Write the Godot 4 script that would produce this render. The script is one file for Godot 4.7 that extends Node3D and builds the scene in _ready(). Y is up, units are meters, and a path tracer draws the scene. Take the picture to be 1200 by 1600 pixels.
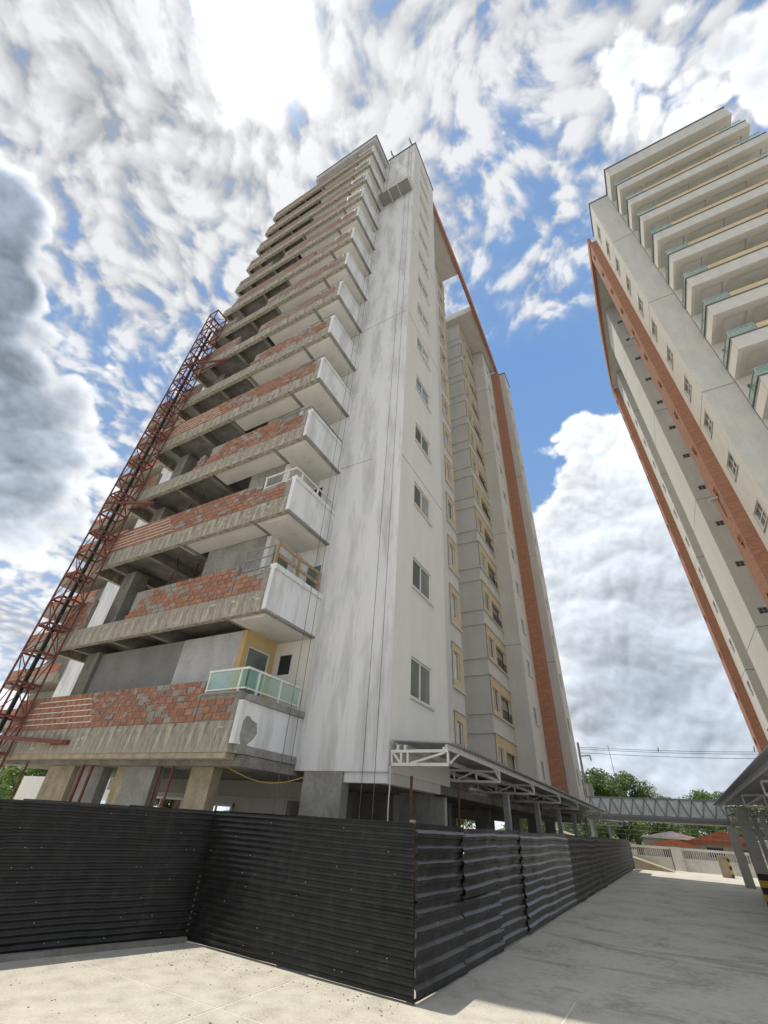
extends Node3D
# y is up, units are metres; the driveway runs along -Z, the tower fronts run along X.

const PITCH := 3.0          # storey height
const SLAB0 := 2.71         # underside of the first balcony
const FLOORS := 14

var mats := {}
var used := {}
var rng := RandomNumberGenerator.new()

func _ready():
	rng.seed = 77
	set_camera()
	set_sky_and_sun()
	make_materials()
	build_ground()
	build_main_tower()
	build_right_tower()
	build_far_tower()
	build_fence()
	build_left_carport()
	build_right_carport()
	build_footbridge()
	build_hoist_mast()
	build_platform()
	build_site_details()
	build_boundary()
	build_background()

# ------------------------------------------------------------------ camera, sky, sun
func set_camera():
	var c := Camera3D.new()
	c.name = "camera"
	add_child(c)
	c.transform = Transform3D(Basis(Vector3(0.877287, 0.056692, -0.476607), Vector3(0.241438, 0.806093, 0.540298), Vector3(0.41482, -0.589068, 0.693487)).orthonormalized(), Vector3(0, 1.74, 0))
	c.fov = 100.53
	c.near = 0.05
	c.far = 2000.0
	c.current = true

const SUN := Vector3(-0.2680, 0.9628, 0.0330)

func sstep(a: float, b: float, x: float) -> float:
	var t := clampf((x - a) / (b - a), 0.0, 1.0)
	return t * t * (3.0 - 2.0 * t)

func set_sky_and_sun():
	var W := 2048
	var H := 2048
	var puffs := FastNoiseLite.new()
	puffs.seed = 11
	puffs.noise_type = FastNoiseLite.TYPE_SIMPLEX_SMOOTH
	puffs.frequency = 1.0
	puffs.fractal_octaves = 5
	puffs.fractal_gain = 0.58
	var slow := FastNoiseLite.new()
	slow.seed = 5
	slow.noise_type = FastNoiseLite.TYPE_SIMPLEX_SMOOTH
	slow.frequency = 1.0
	slow.fractal_octaves = 2
	var cells := FastNoiseLite.new()
	cells.seed = 3
	cells.noise_type = FastNoiseLite.TYPE_CELLULAR
	cells.cellular_distance_function = FastNoiseLite.DISTANCE_EUCLIDEAN
	cells.cellular_return_type = FastNoiseLite.RETURN_DISTANCE
	cells.frequency = 1.0
	cells.fractal_type = FastNoiseLite.FRACTAL_NONE
	var lumps := FastNoiseLite.new()
	lumps.seed = 23
	lumps.noise_type = FastNoiseLite.TYPE_SIMPLEX_SMOOTH
	lumps.frequency = 1.0
	lumps.fractal_type = FastNoiseLite.FRACTAL_RIDGED
	lumps.fractal_octaves = 6
	lumps.fractal_gain = 0.5
	# cumulus banks: direction, angular radius, strength, thickness (grey inside)
	var banks := [
		[Vector3(-0.665, 0.73, 0.157), 0.13, 1.1, 1.0], [Vector3(-0.715, 0.70, 0.05), 0.09, 0.9, 1.0], [Vector3(-0.82, 0.57, 0.02), 0.12, 1.0, 0.40],
		[Vector3(-0.86, 0.46, -0.21), 0.20, 1.2, 0.40], [Vector3(-0.86, 0.50, -0.05), 0.18, 1.1, 0.42],
		[Vector3(0.07, 0.55, -0.84), 0.17, 1.0, 0.06], [Vector3(-0.06, 0.42, -0.90), 0.19, 1.2, 0.16], [Vector3(0.03, 0.20, -0.98), 0.15, 1.1, 0.45], [Vector3(0.2, 0.40, -0.90), 0.2, 1.0, 0.15], [Vector3(0.08, 0.65, -0.76), 0.09, 0.6, 0.1],
		[Vector3(0.25, 0.925, -0.28), 0.15, 0.60, 0.5], [Vector3(0.36, 0.88, -0.30), 0.17, 0.62, 0.5],
		[Vector3(0.40, 0.38, -0.84), 0.26, 0.9, 0.4], [Vector3(0.8, 0.35, 0.5), 0.35, 1.0, 0.6], [Vector3(-0.2, 0.3, 0.93), 0.35, 1.0, 0.6], [Vector3(-0.75, 0.25, 0.6), 0.35, 1.0, 0.6], [Vector3(-0.5, 0.2, -0.84), 0.25, 0.9, 0.6]]
	for q in banks:
		q[0] = q[0].normalized()
	var clear := [[Vector3(0.0, 0.74, -0.67), 0.26, 0.75], [Vector3(-0.02, 0.90, -0.43), 0.16, 0.40], [Vector3(-0.73, 0.66, -0.17), 0.16, 0.30], [Vector3(-0.10, 0.66, -0.75), 0.16, 0.6], [Vector3(0.02, 0.965, -0.26), 0.08, 0.22]]
	for q in clear:
		q[0] = q[0].normalized()
	var thick := [[Vector3(-0.42, 0.90, 0.08), 0.36, 0.42], [Vector3(0.02, 0.86, -0.50), 0.07, 0.62], [Vector3(0.1, 0.99, -0.08), 0.35, 0.22], [Vector3(-0.12, 0.90, -0.42), 0.10, 0.22]]
	for q in thick:
		q[0] = q[0].normalized()
	var data := PackedFloat32Array()
	data.resize(W * H * 4)
	var sun := SUN.normalized()
	for j in H:
		var th := (j + 0.5) / H * PI
		var y := cos(th)
		var s := sin(th)
		for i in W:
			var az := (i + 0.5) / W * TAU
			var k := (j * W + i) * 4
			if y < -0.02:
				data[k] = 0.30
				data[k + 1] = 0.30
				data[k + 2] = 0.28
				data[k + 3] = 1.0
				continue
			var d := Vector3(s * sin(az), maxf(y, 0.0), -s * cos(az))
			var up := d.y
			var hz := pow(1.0 - up, 2.4)
			var r := lerpf(0.108, 0.40, hz)
			var g := lerpf(0.215, 0.49, hz)
			var b := lerpf(0.42, 0.60, hz)
			var ang := acos(clampf(d.dot(sun), -1.0, 1.0))
			var near := exp(-pow(ang / 0.34, 2.0))
			r += 0.07 * near
			g += 0.065 * near
			b += 0.05 * near
			# high broken sheet of small puffs
			var p := Vector2(d.x, d.z) / (up + 0.22)
			var wx := slow.get_noise_2d(p.x * 3.0 + 3.1, p.y * 3.0)
			var wy := slow.get_noise_2d(p.x * 3.0, p.y * 3.0 + 7.7)
			var qx := p.x + 0.045 * wx
			var qy := p.y + 0.045 * wy
			var fine := puffs.get_noise_2d(qx * 15.0, qy * 15.0)
			var jx := qx + 0.018 * fine
			var puff := -0.55 - cells.get_noise_2d(jx * 25.0, (qy - 0.018 * fine) * 25.0)
			var cov := 0.03 + 0.20 * slow.get_noise_2d(p.x * 1.5 - 9.0, p.y * 1.5 + 4.0)
			for q in clear:
				var c1: float = d.dot(q[0])
				if c1 > 0.8:
					var a1: float = acos(minf(c1, 1.0)) / q[1]
					cov -= q[2] * exp(-a1 * a1)
			for q in thick:
				var c2: float = d.dot(q[0])
				if c2 > 0.6:
					var a2: float = acos(minf(c2, 1.0)) / q[1]
					cov += q[2] * exp(-a2 * a2)
			cov += 0.32 * sstep(0.15, 0.6, d.z)  # extra cloud out of view behind the camera, added to brighten shaded walls
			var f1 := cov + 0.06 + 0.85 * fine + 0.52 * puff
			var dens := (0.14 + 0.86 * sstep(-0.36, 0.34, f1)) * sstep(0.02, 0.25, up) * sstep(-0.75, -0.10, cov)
			var lit := 0.385 + 0.06 * dens + 0.26 * clampf(fine, -0.5, 0.6) + 0.26 * puff + 0.08 * wx
			lit = clampf(lit, 0.26, 0.56) * (1.0 + 0.04 * near)
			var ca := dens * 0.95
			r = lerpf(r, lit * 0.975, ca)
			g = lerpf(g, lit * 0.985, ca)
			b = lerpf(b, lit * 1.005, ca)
			# cumulus banks
			var w := -0.75
			var dark := 0.0
			for q in banks:
				var c3: float = d.dot(q[0])
				if c3 > 0.7:
					var a3: float = acos(minf(c3, 1.0)) / q[1]
					var e3: float = q[2] * exp(-a3 * a3 * 0.8)
					w += e3
					dark += e3 * q[3]
			var hb := sstep(0.34, 0.05, up)
			w += 0.95 * hb
			dark += 0.22 * hb
			if w > -0.66:
				var big := slow.get_noise_3d(d.x * 4.0, d.y * 5.0, d.z * 4.0)
				var e := -lumps.get_noise_3d(d.x * 6.5, d.y * 7.5, d.z * 6.5)
				var f := w + 0.58 * e + 0.50 * big
				var cd := sstep(-0.06, 0.14, f)
				if cd > 0.001:
					var e2 := -lumps.get_noise_3d((d.x + sun.x * 0.015) * 6.5, (d.y + 0.012) * 7.5, d.z * 6.5)
					var body := sstep(0.04, 0.70, f)
					var shade := 0.64 - 0.42 * clampf(dark, 0.0, 1.0) * body + (e - e2) * 0.34 * (1.0 - 0.6 * body * clampf(dark, 0.0, 1.0)) + 0.10 * puffs.get_noise_3d(d.x * 5.0, d.y * 6.0, d.z * 5.0) + 0.12 * big
					shade = clampf(shade, 0.17, 0.86)
					var cool := clampf(dark, 0.0, 1.0) * body
					r = lerpf(r, shade * lerpf(0.965, 0.80, cool), cd)
					g = lerpf(g, shade * lerpf(0.985, 0.95, cool), cd)
					b = lerpf(b, shade * lerpf(1.005, 1.18, cool), cd)
			# thin cloud lit from behind by the sun
			var gl := exp(-pow(ang / 0.054, 2.0)) * 2.6 + exp(-ang / 0.055) * 0.45 * (0.9 + fine)
			r += gl
			g += gl
			b += gl * 0.97
			data[k] = r
			data[k + 1] = g
			data[k + 2] = b
			data[k + 3] = 1.0
	var im := Image.create_from_data(W, H, false, Image.FORMAT_RGBAF, data.to_byte_array())
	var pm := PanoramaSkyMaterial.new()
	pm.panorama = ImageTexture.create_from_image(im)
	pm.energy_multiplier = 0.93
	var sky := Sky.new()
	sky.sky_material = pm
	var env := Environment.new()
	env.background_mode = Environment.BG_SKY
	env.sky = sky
	env.tonemap_mode = Environment.TONE_MAPPER_LINEAR
	env.tonemap_exposure = 1.75
	env.sdfgi_enabled = true
	env.ssao_enabled = true
	env.ssil_enabled = true
	var we := WorldEnvironment.new()
	we.name = "world_environment"
	we.environment = env
	add_child(we)
	var l := DirectionalLight3D.new()
	l.name = "sun"
	add_child(l)
	l.look_at_from_position(SUN * 100.0, Vector3.ZERO, Vector3(0, 0, 1))
	l.light_energy = 0.70
	l.light_color = Color(1.0, 0.96, 0.89)
	l.light_angular_distance = 0.6
	l.shadow_enabled = true

# ------------------------------------------------------------------ materials
func noise_bytes(sd: int, freq: float, oct: int, size: int) -> PackedByteArray:
	var n := FastNoiseLite.new()
	n.seed = sd
	n.noise_type = FastNoiseLite.TYPE_SIMPLEX_SMOOTH
	n.frequency = freq
	n.fractal_octaves = oct
	var im := n.get_seamless_image(size, size)
	im.convert(Image.FORMAT_L8)
	return im.get_data()

# ramp: [[t, linear colour], ...]; the pattern mixes a coarse and a fine noise
func ramp_texture(sd: int, f1: float, f2: float, share: float, ramp: Array, size := 512) -> Array:
	var a := noise_bytes(sd, f1, 5, size)
	var b := noise_bytes(sd + 100, f2, 3, size)
	var lut := PackedByteArray()
	lut.resize(256 * 3)
	for i in 256:
		var t := i / 255.0
		var c: Color = ramp[0][1]
		for k in ramp.size() - 1:
			if t >= ramp[k][0]:
				var u: float = clampf((t - ramp[k][0]) / maxf(ramp[k + 1][0] - ramp[k][0], 0.0001), 0.0, 1.0)
				c = ramp[k][1].lerp(ramp[k + 1][1], u)
		c = c.linear_to_srgb()
		lut[i * 3] = int(clampf(c.r, 0, 1) * 255.0)
		lut[i * 3 + 1] = int(clampf(c.g, 0, 1) * 255.0)
		lut[i * 3 + 2] = int(clampf(c.b, 0, 1) * 255.0)
	var outb := PackedByteArray()
	outb.resize(size * size * 3)
	var hb := PackedByteArray()
	hb.resize(size * size)
	var wa := int((1.0 - share) * 256.0)
	var wb := 256 - wa
	for i in size * size:
		var v := (a[i] * wa + b[i] * wb) >> 8
		hb[i] = v
		var o := i * 3
		var q := v * 3
		outb[o] = lut[q]
		outb[o + 1] = lut[q + 1]
		outb[o + 2] = lut[q + 2]
	var im := Image.create_from_data(size, size, false, Image.FORMAT_RGB8, outb)
	im.generate_mipmaps()
	return [ImageTexture.create_from_image(im), hb, size]

func rough_mat(key: String, sd: int, f1: float, f2: float, share: float, ramp: Array, scale: Vector3, roughness: float, bump := 0.0, size := 512, spec := 0.4):
	var t := ramp_texture(sd, f1, f2, share, ramp, size)
	var m := StandardMaterial3D.new()
	m.albedo_texture = t[0]
	m.uv1_triplanar = true
	m.uv1_world_triplanar = true
	m.uv1_scale = scale
	m.roughness = roughness
	m.metallic_specular = spec
	if bump > 0.0:
		var hi := Image.create_from_data(size, size, false, Image.FORMAT_L8, t[1])
		hi.convert(Image.FORMAT_RGBA8)
		hi.bump_map_to_normal_map(bump)
		m.normal_enabled = true
		m.normal_texture = ImageTexture.create_from_image(hi)
		m.normal_scale = 1.0
	mats[key] = m
	return m

func flat_mat(key: String, c: Color, roughness: float, metallic := 0.0):
	var m := StandardMaterial3D.new()
	m.albedo_color = c.linear_to_srgb()
	m.roughness = roughness
	m.metallic = metallic
	mats[key] = m
	return m

func L(r: float, g: float, b: float) -> Color:
	return Color(r, g, b)

func make_materials():
	rough_mat("paint_cream", 1, 0.006, 0.05, 0.35, [[0.15, L(.655, .64, .595)], [0.8, L(.71, .695, .645)]], Vector3(.30, .10, .30), .85, 1.2)
	rough_mat("paint_grey", 2, 0.006, 0.05, 0.35, [[0.15, L(.55, .535, .495)], [0.8, L(.62, .605, .56)]], Vector3(.35, .09, .35), .85, 1.2)
	rough_mat("paint_band", 3, 0.008, 0.05, 0.35, [[0.15, L(.57, .56, .53)], [0.8, L(.66, .648, .612)]], Vector3(.35, .10, .35), .85, 1.0)
	rough_mat("white_plaster", 4, 0.0035, 0.022, 0.28, [[0.14, L(.50, .50, .50)], [0.34, L(.58, .582, .585)], [0.46, L(.63, .634, .64)], [0.53, L(.69, .695, .703)], [0.85, L(.73, .735, .745)]], Vector3(.42, .06, .42), .9, 2.0, 1024)
	rough_mat("bare_plaster", 5, 0.008, 0.06, 0.4, [[0.2, L(.20, .198, .185)], [0.5, L(.26, .257, .243)], [0.8, L(.33, .325, .31)]], Vector3(.30, .22, .30), .95, 2.5)
	rough_mat("wet_plaster", 6, 0.008, 0.06, 0.4, [[0.2, L(.20, .197, .194)], [0.8, L(.27, .266, .262)]], Vector3(.30, .22, .30), .95, 2.0)
	rough_mat("pale_plaster", 7, 0.007, 0.05, 0.35, [[0.2, L(.40, .40, .41)], [0.8, L(.55, .55, .56)]], Vector3(.30, .22, .30), .95, 2.0)
	rough_mat("stained_concrete", 8, 0.006, 0.030, 0.45, [[0.18, L(.085, .08, .07)], [0.30, L(.20, .187, .155)], [0.45, L(.285, .264, .22)], [0.62, L(.345, .32, .268)], [0.70, L(.44, .405, .335)], [0.85, L(.54, .50, .42)]], Vector3(.95, .17, .6), .95, 2.0, 1024)
	rough_mat("concrete", 9, 0.010, 0.07, 0.4, [[0.15, L(.15, .143, .128)], [0.5, L(.215, .205, .185)], [0.85, L(.29, .275, .25)]], Vector3(.35, .35, .35), .95, 2.5)
	rough_mat("tan_concrete", 10, 0.010, 0.07, 0.4, [[0.15, L(.24, .205, .145)], [0.5, L(.33, .285, .205)], [0.85, L(.42, .37, .28)]], Vector3(.4, .3, .4), .95, 2.5)
	rough_mat("mortar", 12, 0.012, 0.09, 0.5, [[0.2, L(.19, .175, .155)], [0.8, L(.33, .31, .28)]], Vector3(.6, .6, .6), 1.0, 4.0)
	var bricks := [L(.325, .148, .092), L(.285, .132, .085), L(.345, .165, .105), L(.26, .14, .10), L(.28, .262, .235)]
	for i in 5:
		var c: Color = bricks[i]
		rough_mat("brick_%d" % i, 20 + i, 0.012, 0.08, 0.45, [[0.18, L(.30, .28, .25).lerp(c, 0.25)], [0.36, c * 0.82], [0.6, c], [0.8, c.lerp(L(.5, .46, .4), 0.35)]], Vector3(.8, .8, .8), .95, 3.0, 256)
	var m := StandardMaterial3D.new()
	m.vertex_color_use_as_albedo = true
	m.roughness = 0.95
	mats["brick_far"] = m
	# thin facing bricks of the tower strips, one or two pixels each
	mats["facing_brick"] = facing_brick(31, L(.41, .195, .125), L(.375, .172, .108))
	rough_mat("yellow", 33, 0.01, 0.06, 0.3, [[0.2, L(.56, .45, .29)], [0.8, L(.63, .52, .35)]], Vector3(.3, .3, .3), .85, 1.0, 256)
	rough_mat("ochre", 34, 0.01, 0.06, 0.3, [[0.2, L(.50, .36, .17)], [0.8, L(.57, .42, .21)]], Vector3(.3, .3, .3), .85, 1.0, 256)
	rough_mat("soffit", 35, 0.008, 0.05, 0.3, [[0.2, L(.58, .57, .54)], [0.8, L(.66, .65, .62)]], Vector3(.3, .3, .3), .85, 0.8, 256)
	rough_mat("red_steel", 36, 0.012, 0.08, 0.5, [[0.2, L(.085, .05, .042)], [0.45, L(.155, .050, .042)], [0.8, L(.22, .082, .066)]], Vector3(1.2, 1.2, 1.2), .7, 2.0, 256)
	rough_mat("white_steel", 37, 0.012, 0.08, 0.4, [[0.15, L(.48, .47, .44)], [0.4, L(.64, .635, .61)], [0.8, L(.70, .695, .67)]], Vector3(.8, .8, .8), .5, 0.5, 256)
	rough_mat("zinc", 38, 0.010, 0.07, 0.4, [[0.2, L(.36, .37, .38)], [0.8, L(.52, .53, .54)]], Vector3(.6, .6, .6), .42, 0.6, 256)
	mats["zinc"].metallic = 0.5
	rough_mat("fence_black", 39, 0.007, 0.05, 0.35, [[0.1, L(.008, .009, .009)], [0.45, L(.014, .015, .015)], [0.64, L(.022, .022, .021)], [0.75, L(.036, .034, .030)], [0.88, L(.06, .055, .046)]], Vector3(.5, .5, .5), .30, 1.2, 1024)
	rough_mat("fence_worn", 40, 0.008, 0.05, 0.4, [[0.15, L(.028, .027, .025)], [0.4, L(.060, .057, .052)], [0.7, L(.105, .10, .09)], [0.9, L(.16, .152, .138)]], Vector3(.5, .5, .5), .7, 2.0, 512)
	rough_mat("slab", 41, 0.006, 0.06, 0.45, [[0.12, L(.33, .31, .265)], [0.32, L(.43, .41, .36)], [0.55, L(.50, .48, .425)], [0.85, L(.56, .54, .485)]], Vector3(.35, .35, .35), .9, 2.5, 1024)
	rough_mat("drive", 42, 0.006, 0.05, 0.40, [[0.15, L(.33, .317, .28)], [0.36, L(.45, .435, .385)], [0.50, L(.51, .492, .438)], [0.85, L(.57, .55, .49)]], Vector3(.11, .11, .11), .88, 1.6, 1024)
	rough_mat("lime", 51, 0.02, 0.1, 0.5, [[0.2, L(.36, .33, .26)], [0.8, L(.50, .47, .38)]], Vector3(.8, .8, .8), 1.0, 0.0, 256)
	rough_mat("joint", 43, 0.01, 0.08, 0.5, [[0.2, L(.62, .60, .54)], [0.8, L(.76, .74, .68)]], Vector3(.5, .5, .5), 1.0, 0.0, 256)
	rough_mat("soil", 44, 0.008, 0.06, 0.4, [[0.2, L(.10, .085, .06)], [0.5, L(.16, .135, .095)], [0.8, L(.10, .12, .05)]], Vector3(.1, .1, .1), 1.0, 2.0, 512)
	rough_mat("wood", 45, 0.012, 0.08, 0.4, [[0.2, L(.24, .17, .10)], [0.8, L(.42, .32, .20)]], Vector3(1.5, .4, 1.5), .9, 2.0, 256)
	rough_mat("wall_white", 46, 0.006, 0.06, 0.35, [[0.15, L(.50, .50, .48)], [0.5, L(.64, .635, .615)], [0.85, L(.70, .695, .675)]], Vector3(.3, .3, .3), .9, 1.0, 256)
	rough_mat("bark", 47, 0.012, 0.08, 0.5, [[0.2, L(.07, .055, .04)], [0.8, L(.16, .13, .10)]], Vector3(1, .4, 1), 1.0, 3.0, 256)
	rough_mat("roof_tile", 48, 0.012, 0.08, 0.5, [[0.2, L(.26, .085, .045)], [0.8, L(.45, .17, .09)]], Vector3(.8, .8, .8), .9, 2.0, 256)
	rough_mat("inner_plaster", 49, 0.01, 0.06, 0.4, [[0.2, L(.36, .35, .325)], [0.8, L(.44, .43, .40)]], Vector3(.3, .3, .3), .95, 1.0, 256)
	rough_mat("polycarbonate", 50, 0.008, 0.05, 0.3, [[0.2, L(.62, .66, .68)], [0.5, L(.72, .76, .78)], [0.8, L(.80, .83, .84)]], Vector3(.5, .5, .5), .12, 0.8, 256)
	flat_mat("bridge_steel", L(.26, .28, .29), .5)
	flat_mat("white_frame", L(.68, .68, .66), .45)
	flat_mat("dark_metal", L(.035, .035, .037), .5)
	flat_mat("grey_metal", L(.22, .22, .22), .5)
	flat_mat("black_rubber", L(.015, .015, .016), .6)
	flat_mat("rope_white", L(.55, .53, .48), .9)
	flat_mat("rope_dark", L(.12, .12, .12), .9)
	flat_mat("yellow_hose", L(.50, .38, .08), .6)
	flat_mat("hazard_yellow", L(.60, .36, .02), .6)
	flat_mat("hazard_black", L(.02, .02, .02), .6)
	flat_mat("coping", L(.13, .13, .125), .7)
	flat_mat("groove", L(.13, .128, .12), .9)
	flat_mat("lamp_panel", L(.55, .54, .50), .5)
	flat_mat("curtain", L(.40, .43, .40), .9)
	flat_mat("daylight_dot", L(.75, .75, .72), .3, 0.6)  # pale colour imitating daylight through small holes in the hoarding
	flat_mat("insulator", L(.25, .25, .26), .4)
	flat_mat("litter_dark", L(.16, .145, .125), .9)
	flat_mat("litter_pale", L(.66, .65, .60), .9)
	var g := StandardMaterial3D.new()
	g.albedo_color = Color(0.55, 0.80, 0.73, 0.22)
	g.transparency = BaseMaterial3D.TRANSPARENCY_ALPHA
	g.roughness = 0.04
	mats["green_glass"] = g
	var pg := StandardMaterial3D.new()
	pg.albedo_color = L(.12, .15, .135).linear_to_srgb()
	pg.roughness = 0.06
	pg.metallic_specular = 0.7
	mats["window_glass"] = pg
	for q in [["window_blind", L(.27, .29, .265)], ["window_dim", L(.07, .088, .082)], ["window_sky", L(.19, .23, .225)]]:
		var gm := pg.duplicate()
		gm.albedo_color = q[1].linear_to_srgb()
		mats[q[0]] = gm
	var tmk := StandardMaterial3D.new()
	tmk.albedo_color = Color(0.25, 0.24, 0.225, 0.13)
	tmk.transparency = BaseMaterial3D.TRANSPARENCY_ALPHA
	tmk.roughness = 0.9
	mats["tyre_mark"] = tmk
	var dg := StandardMaterial3D.new()
	dg.albedo_color = L(.03, .034, .036).linear_to_srgb()
	dg.roughness = 0.12
	mats["dark_glass"] = dg
	for i in 4:
		var lm := StandardMaterial3D.new()
		lm.albedo_color = [L(.075, .125, .028), L(.10, .165, .036), L(.058, .10, .028), L(.12, .165, .045)][i].linear_to_srgb()
		lm.roughness = 0.6
		lm.backlight_enabled = true
		lm.backlight = [L(.05, .09, .015), L(.07, .12, .02), L(.04, .07, .015), L(.09, .13, .03)][i].linear_to_srgb()
		lm.cull_mode = BaseMaterial3D.CULL_DISABLED
		mats["leaf_%d" % i] = lm

func facing_brick(sd: int, a: Color, b: Color) -> StandardMaterial3D:
	var r := RandomNumberGenerator.new()
	r.seed = sd
	var S := 512
	var im := Image.create(S, S, false, Image.FORMAT_RGB8)
	im.fill(L(.40, .225, .155).linear_to_srgb())
	var rows := 32
	var h := S / rows
	for j in rows:
		for i in 11:
			var w := S / 10
			var x := i * w - (w / 2 if j % 2 else 0)
			var c := a.lerp(b, r.randf()) * r.randf_range(0.85, 1.15)
			im.fill_rect(Rect2i(maxi(x, 0), j * h, w - 3 if x >= 0 else w / 2 - 3, h - 3), c.linear_to_srgb())
	im.generate_mipmaps()
	var m := StandardMaterial3D.new()
	m.albedo_texture = ImageTexture.create_from_image(im)
	m.uv1_triplanar = true
	m.uv1_world_triplanar = true
	m.uv1_scale = Vector3(.42, .42, .42)
	m.roughness = 0.9
	return m

# ------------------------------------------------------------------ helpers
func stool() -> SurfaceTool:
	var st := SurfaceTool.new()
	st.begin(Mesh.PRIMITIVE_TRIANGLES)
	return st

# a quad whose corners run clockwise seen from the front, given its normal
func quad(st: SurfaceTool, a: Vector3, b: Vector3, c: Vector3, d: Vector3):
	var n := (c - a).cross(b - a).normalized()
	for v in [a, b, c, a, c, d]:
		st.set_normal(n)
		st.add_vertex(v)

func hexa(st: SurfaceTool, p: Array):   # p: bottom 4 (x0z0, x1z0, x1z1, x0z1), then top 4
	quad(st, p[4], p[5], p[6], p[7])
	quad(st, p[0], p[3], p[2], p[1])
	quad(st, p[0], p[1], p[5], p[4])
	quad(st, p[1], p[2], p[6], p[5])
	quad(st, p[2], p[3], p[7], p[6])
	quad(st, p[3], p[0], p[4], p[7])

func bx(st: SurfaceTool, x0: float, x1: float, y0: float, y1: float, z0: float, z1: float):
	var a := minf(x0, x1)
	var b := maxf(x0, x1)
	var c := minf(y0, y1)
	var d := maxf(y0, y1)
	var e := minf(z0, z1)
	var f := maxf(z0, z1)
	hexa(st, [Vector3(a, c, e), Vector3(b, c, e), Vector3(b, c, f), Vector3(a, c, f), Vector3(a, d, e), Vector3(b, d, e), Vector3(b, d, f), Vector3(a, d, f)])

func bar(st: SurfaceTool, a: Vector3, b: Vector3, w: float, h: float = -1.0):
	if h < 0.0:
		h = w
	var d := (b - a).normalized()
	var up := Vector3.UP if absf(d.y) < 0.95 else Vector3(1, 0, 0)
	var s := d.cross(up).normalized() * w * 0.5
	var u := s.cross(d).normalized() * h * 0.5
	hexa(st, [a - s - u, a + s - u, b + s - u, b - s - u, a - s + u, a + s + u, b + s + u, b - s + u])

func tube(st: SurfaceTool, a: Vector3, b: Vector3, r0: float, r1: float, n := 8):
	var d := (b - a).normalized()
	var up := Vector3.UP if absf(d.y) < 0.95 else Vector3(1, 0, 0)
	var s := d.cross(up).normalized()
	var u := s.cross(d).normalized()
	for i in n:
		var t0 := TAU * i / n
		var t1 := TAU * (i + 1) / n
		var c0 := s * cos(t0) + u * sin(t0)
		var c1 := s * cos(t1) + u * sin(t1)
		var q := [[a + c0 * r0, c0], [b + c0 * r1, c0], [b + c1 * r1, c1], [a + c1 * r0, c1]]
		for k in [0, 2, 1, 0, 3, 2]:
			st.set_normal(q[k][1])
			st.add_vertex(q[k][0])
		for e in [[a, r0, -d], [b, r1, d]]:
			st.set_normal(e[2])
			st.add_vertex(e[0])
			st.set_normal(e[2])
			st.add_vertex(e[0] + c0 * e[1])
			st.set_normal(e[2])
			st.add_vertex(e[0] + c1 * e[1])

func numbered(called: String) -> String:
	if not used.has(called):
		used[called] = 0
		return called
	used[called] += 1
	return "%s_%03d" % [called, used[called]]

func thing(called: String, label: String, category: String, at := Vector3.ZERO, group := "") -> Node3D:
	var o := Node3D.new()
	o.name = numbered(called)
	add_child(o)
	o.position = at
	o.set_meta("label", label)
	o.set_meta("category", category)
	if group:
		o.set_meta("group", group)
	return o

func put(called: String, st: SurfaceTool, m: String, parent: Node3D = null) -> MeshInstance3D:
	var o := MeshInstance3D.new()
	if parent == null:
		o.name = numbered(called)
		add_child(o)
	else:
		o.name = called
		parent.add_child(o, true)
	o.mesh = st.commit()
	o.material_override = mats[m]
	if parent != null:
		var p: Node = parent
		var off := Vector3.ZERO
		while p != self:
			off += p.position
			p = p.get_parent()
		o.position = -off
	return o

func inst(called: String, mesh: Mesh, m: String, parent: Node3D, at: Vector3) -> MeshInstance3D:
	var o := MeshInstance3D.new()
	o.name = called
	o.mesh = mesh
	o.material_override = mats[m]
	parent.add_child(o, true)
	var p: Node = parent
	var off := Vector3.ZERO
	while p != self:
		off += p.position
		p = p.get_parent()
	o.position = at - off
	return o

func boxpart(called: String, m: String, parent: Node3D, x0, x1, y0, y1, z0, z1) -> MeshInstance3D:
	var st := stool()
	bx(st, x0, x1, y0, y1, z0, z1)
	return put(called, st, m, parent)

func structure(o: Node3D, label := ""):
	o.set_meta("kind", "structure")
	if label:
		o.set_meta("label", label)

# a wall face with real openings: origin o, horizontal u, outward n, size w x h, reveals of depth t
func wall_face(st: SurfaceTool, o: Vector3, u: Vector3, n: Vector3, w: float, h: float, holes: Array, t := 0.14):
	var us := [0.0, w]
	var vs := [0.0, h]
	for q in holes:
		us.append_array([q[0], q[1]])
		vs.append_array([q[2], q[3]])
	us.sort()
	vs.sort()
	var v := Vector3.UP
	for i in us.size() - 1:
		if us[i + 1] - us[i] < 0.0005:
			continue
		var um: float = (us[i] + us[i + 1]) * 0.5
		var start: float = 0.0
		var j := 0
		var marks := []
		for q in holes:
			if um > q[0] and um < q[1]:
				marks.append([q[2], q[3]])
		marks.sort()
		for mk in marks:
			if mk[0] > start + 0.0005:
				face(st, o, u, v, n, us[i], us[i + 1], start, mk[0])
			start = mk[1]
		if h > start + 0.0005:
			face(st, o, u, v, n, us[i], us[i + 1], start, h)
	for q in holes:
		var a: Vector3 = o + u * q[0] + v * q[2]
		var b: Vector3 = o + u * q[1] + v * q[2]
		var c: Vector3 = o + u * q[1] + v * q[3]
		var d: Vector3 = o + u * q[0] + v * q[3]
		for e in [[a, b, v], [b, c, -u], [c, d, -v], [d, a, u]]:
			facing(st, e[0], e[1], e[1] - n * t, e[0] - n * t, e[2])

func face(st: SurfaceTool, o: Vector3, u: Vector3, v: Vector3, n: Vector3, u0: float, u1: float, v0: float, v1: float):
	facing(st, o + u * u0 + v * v0, o + u * u1 + v * v0, o + u * u1 + v * v1, o + u * u0 + v * v1, n)

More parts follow.
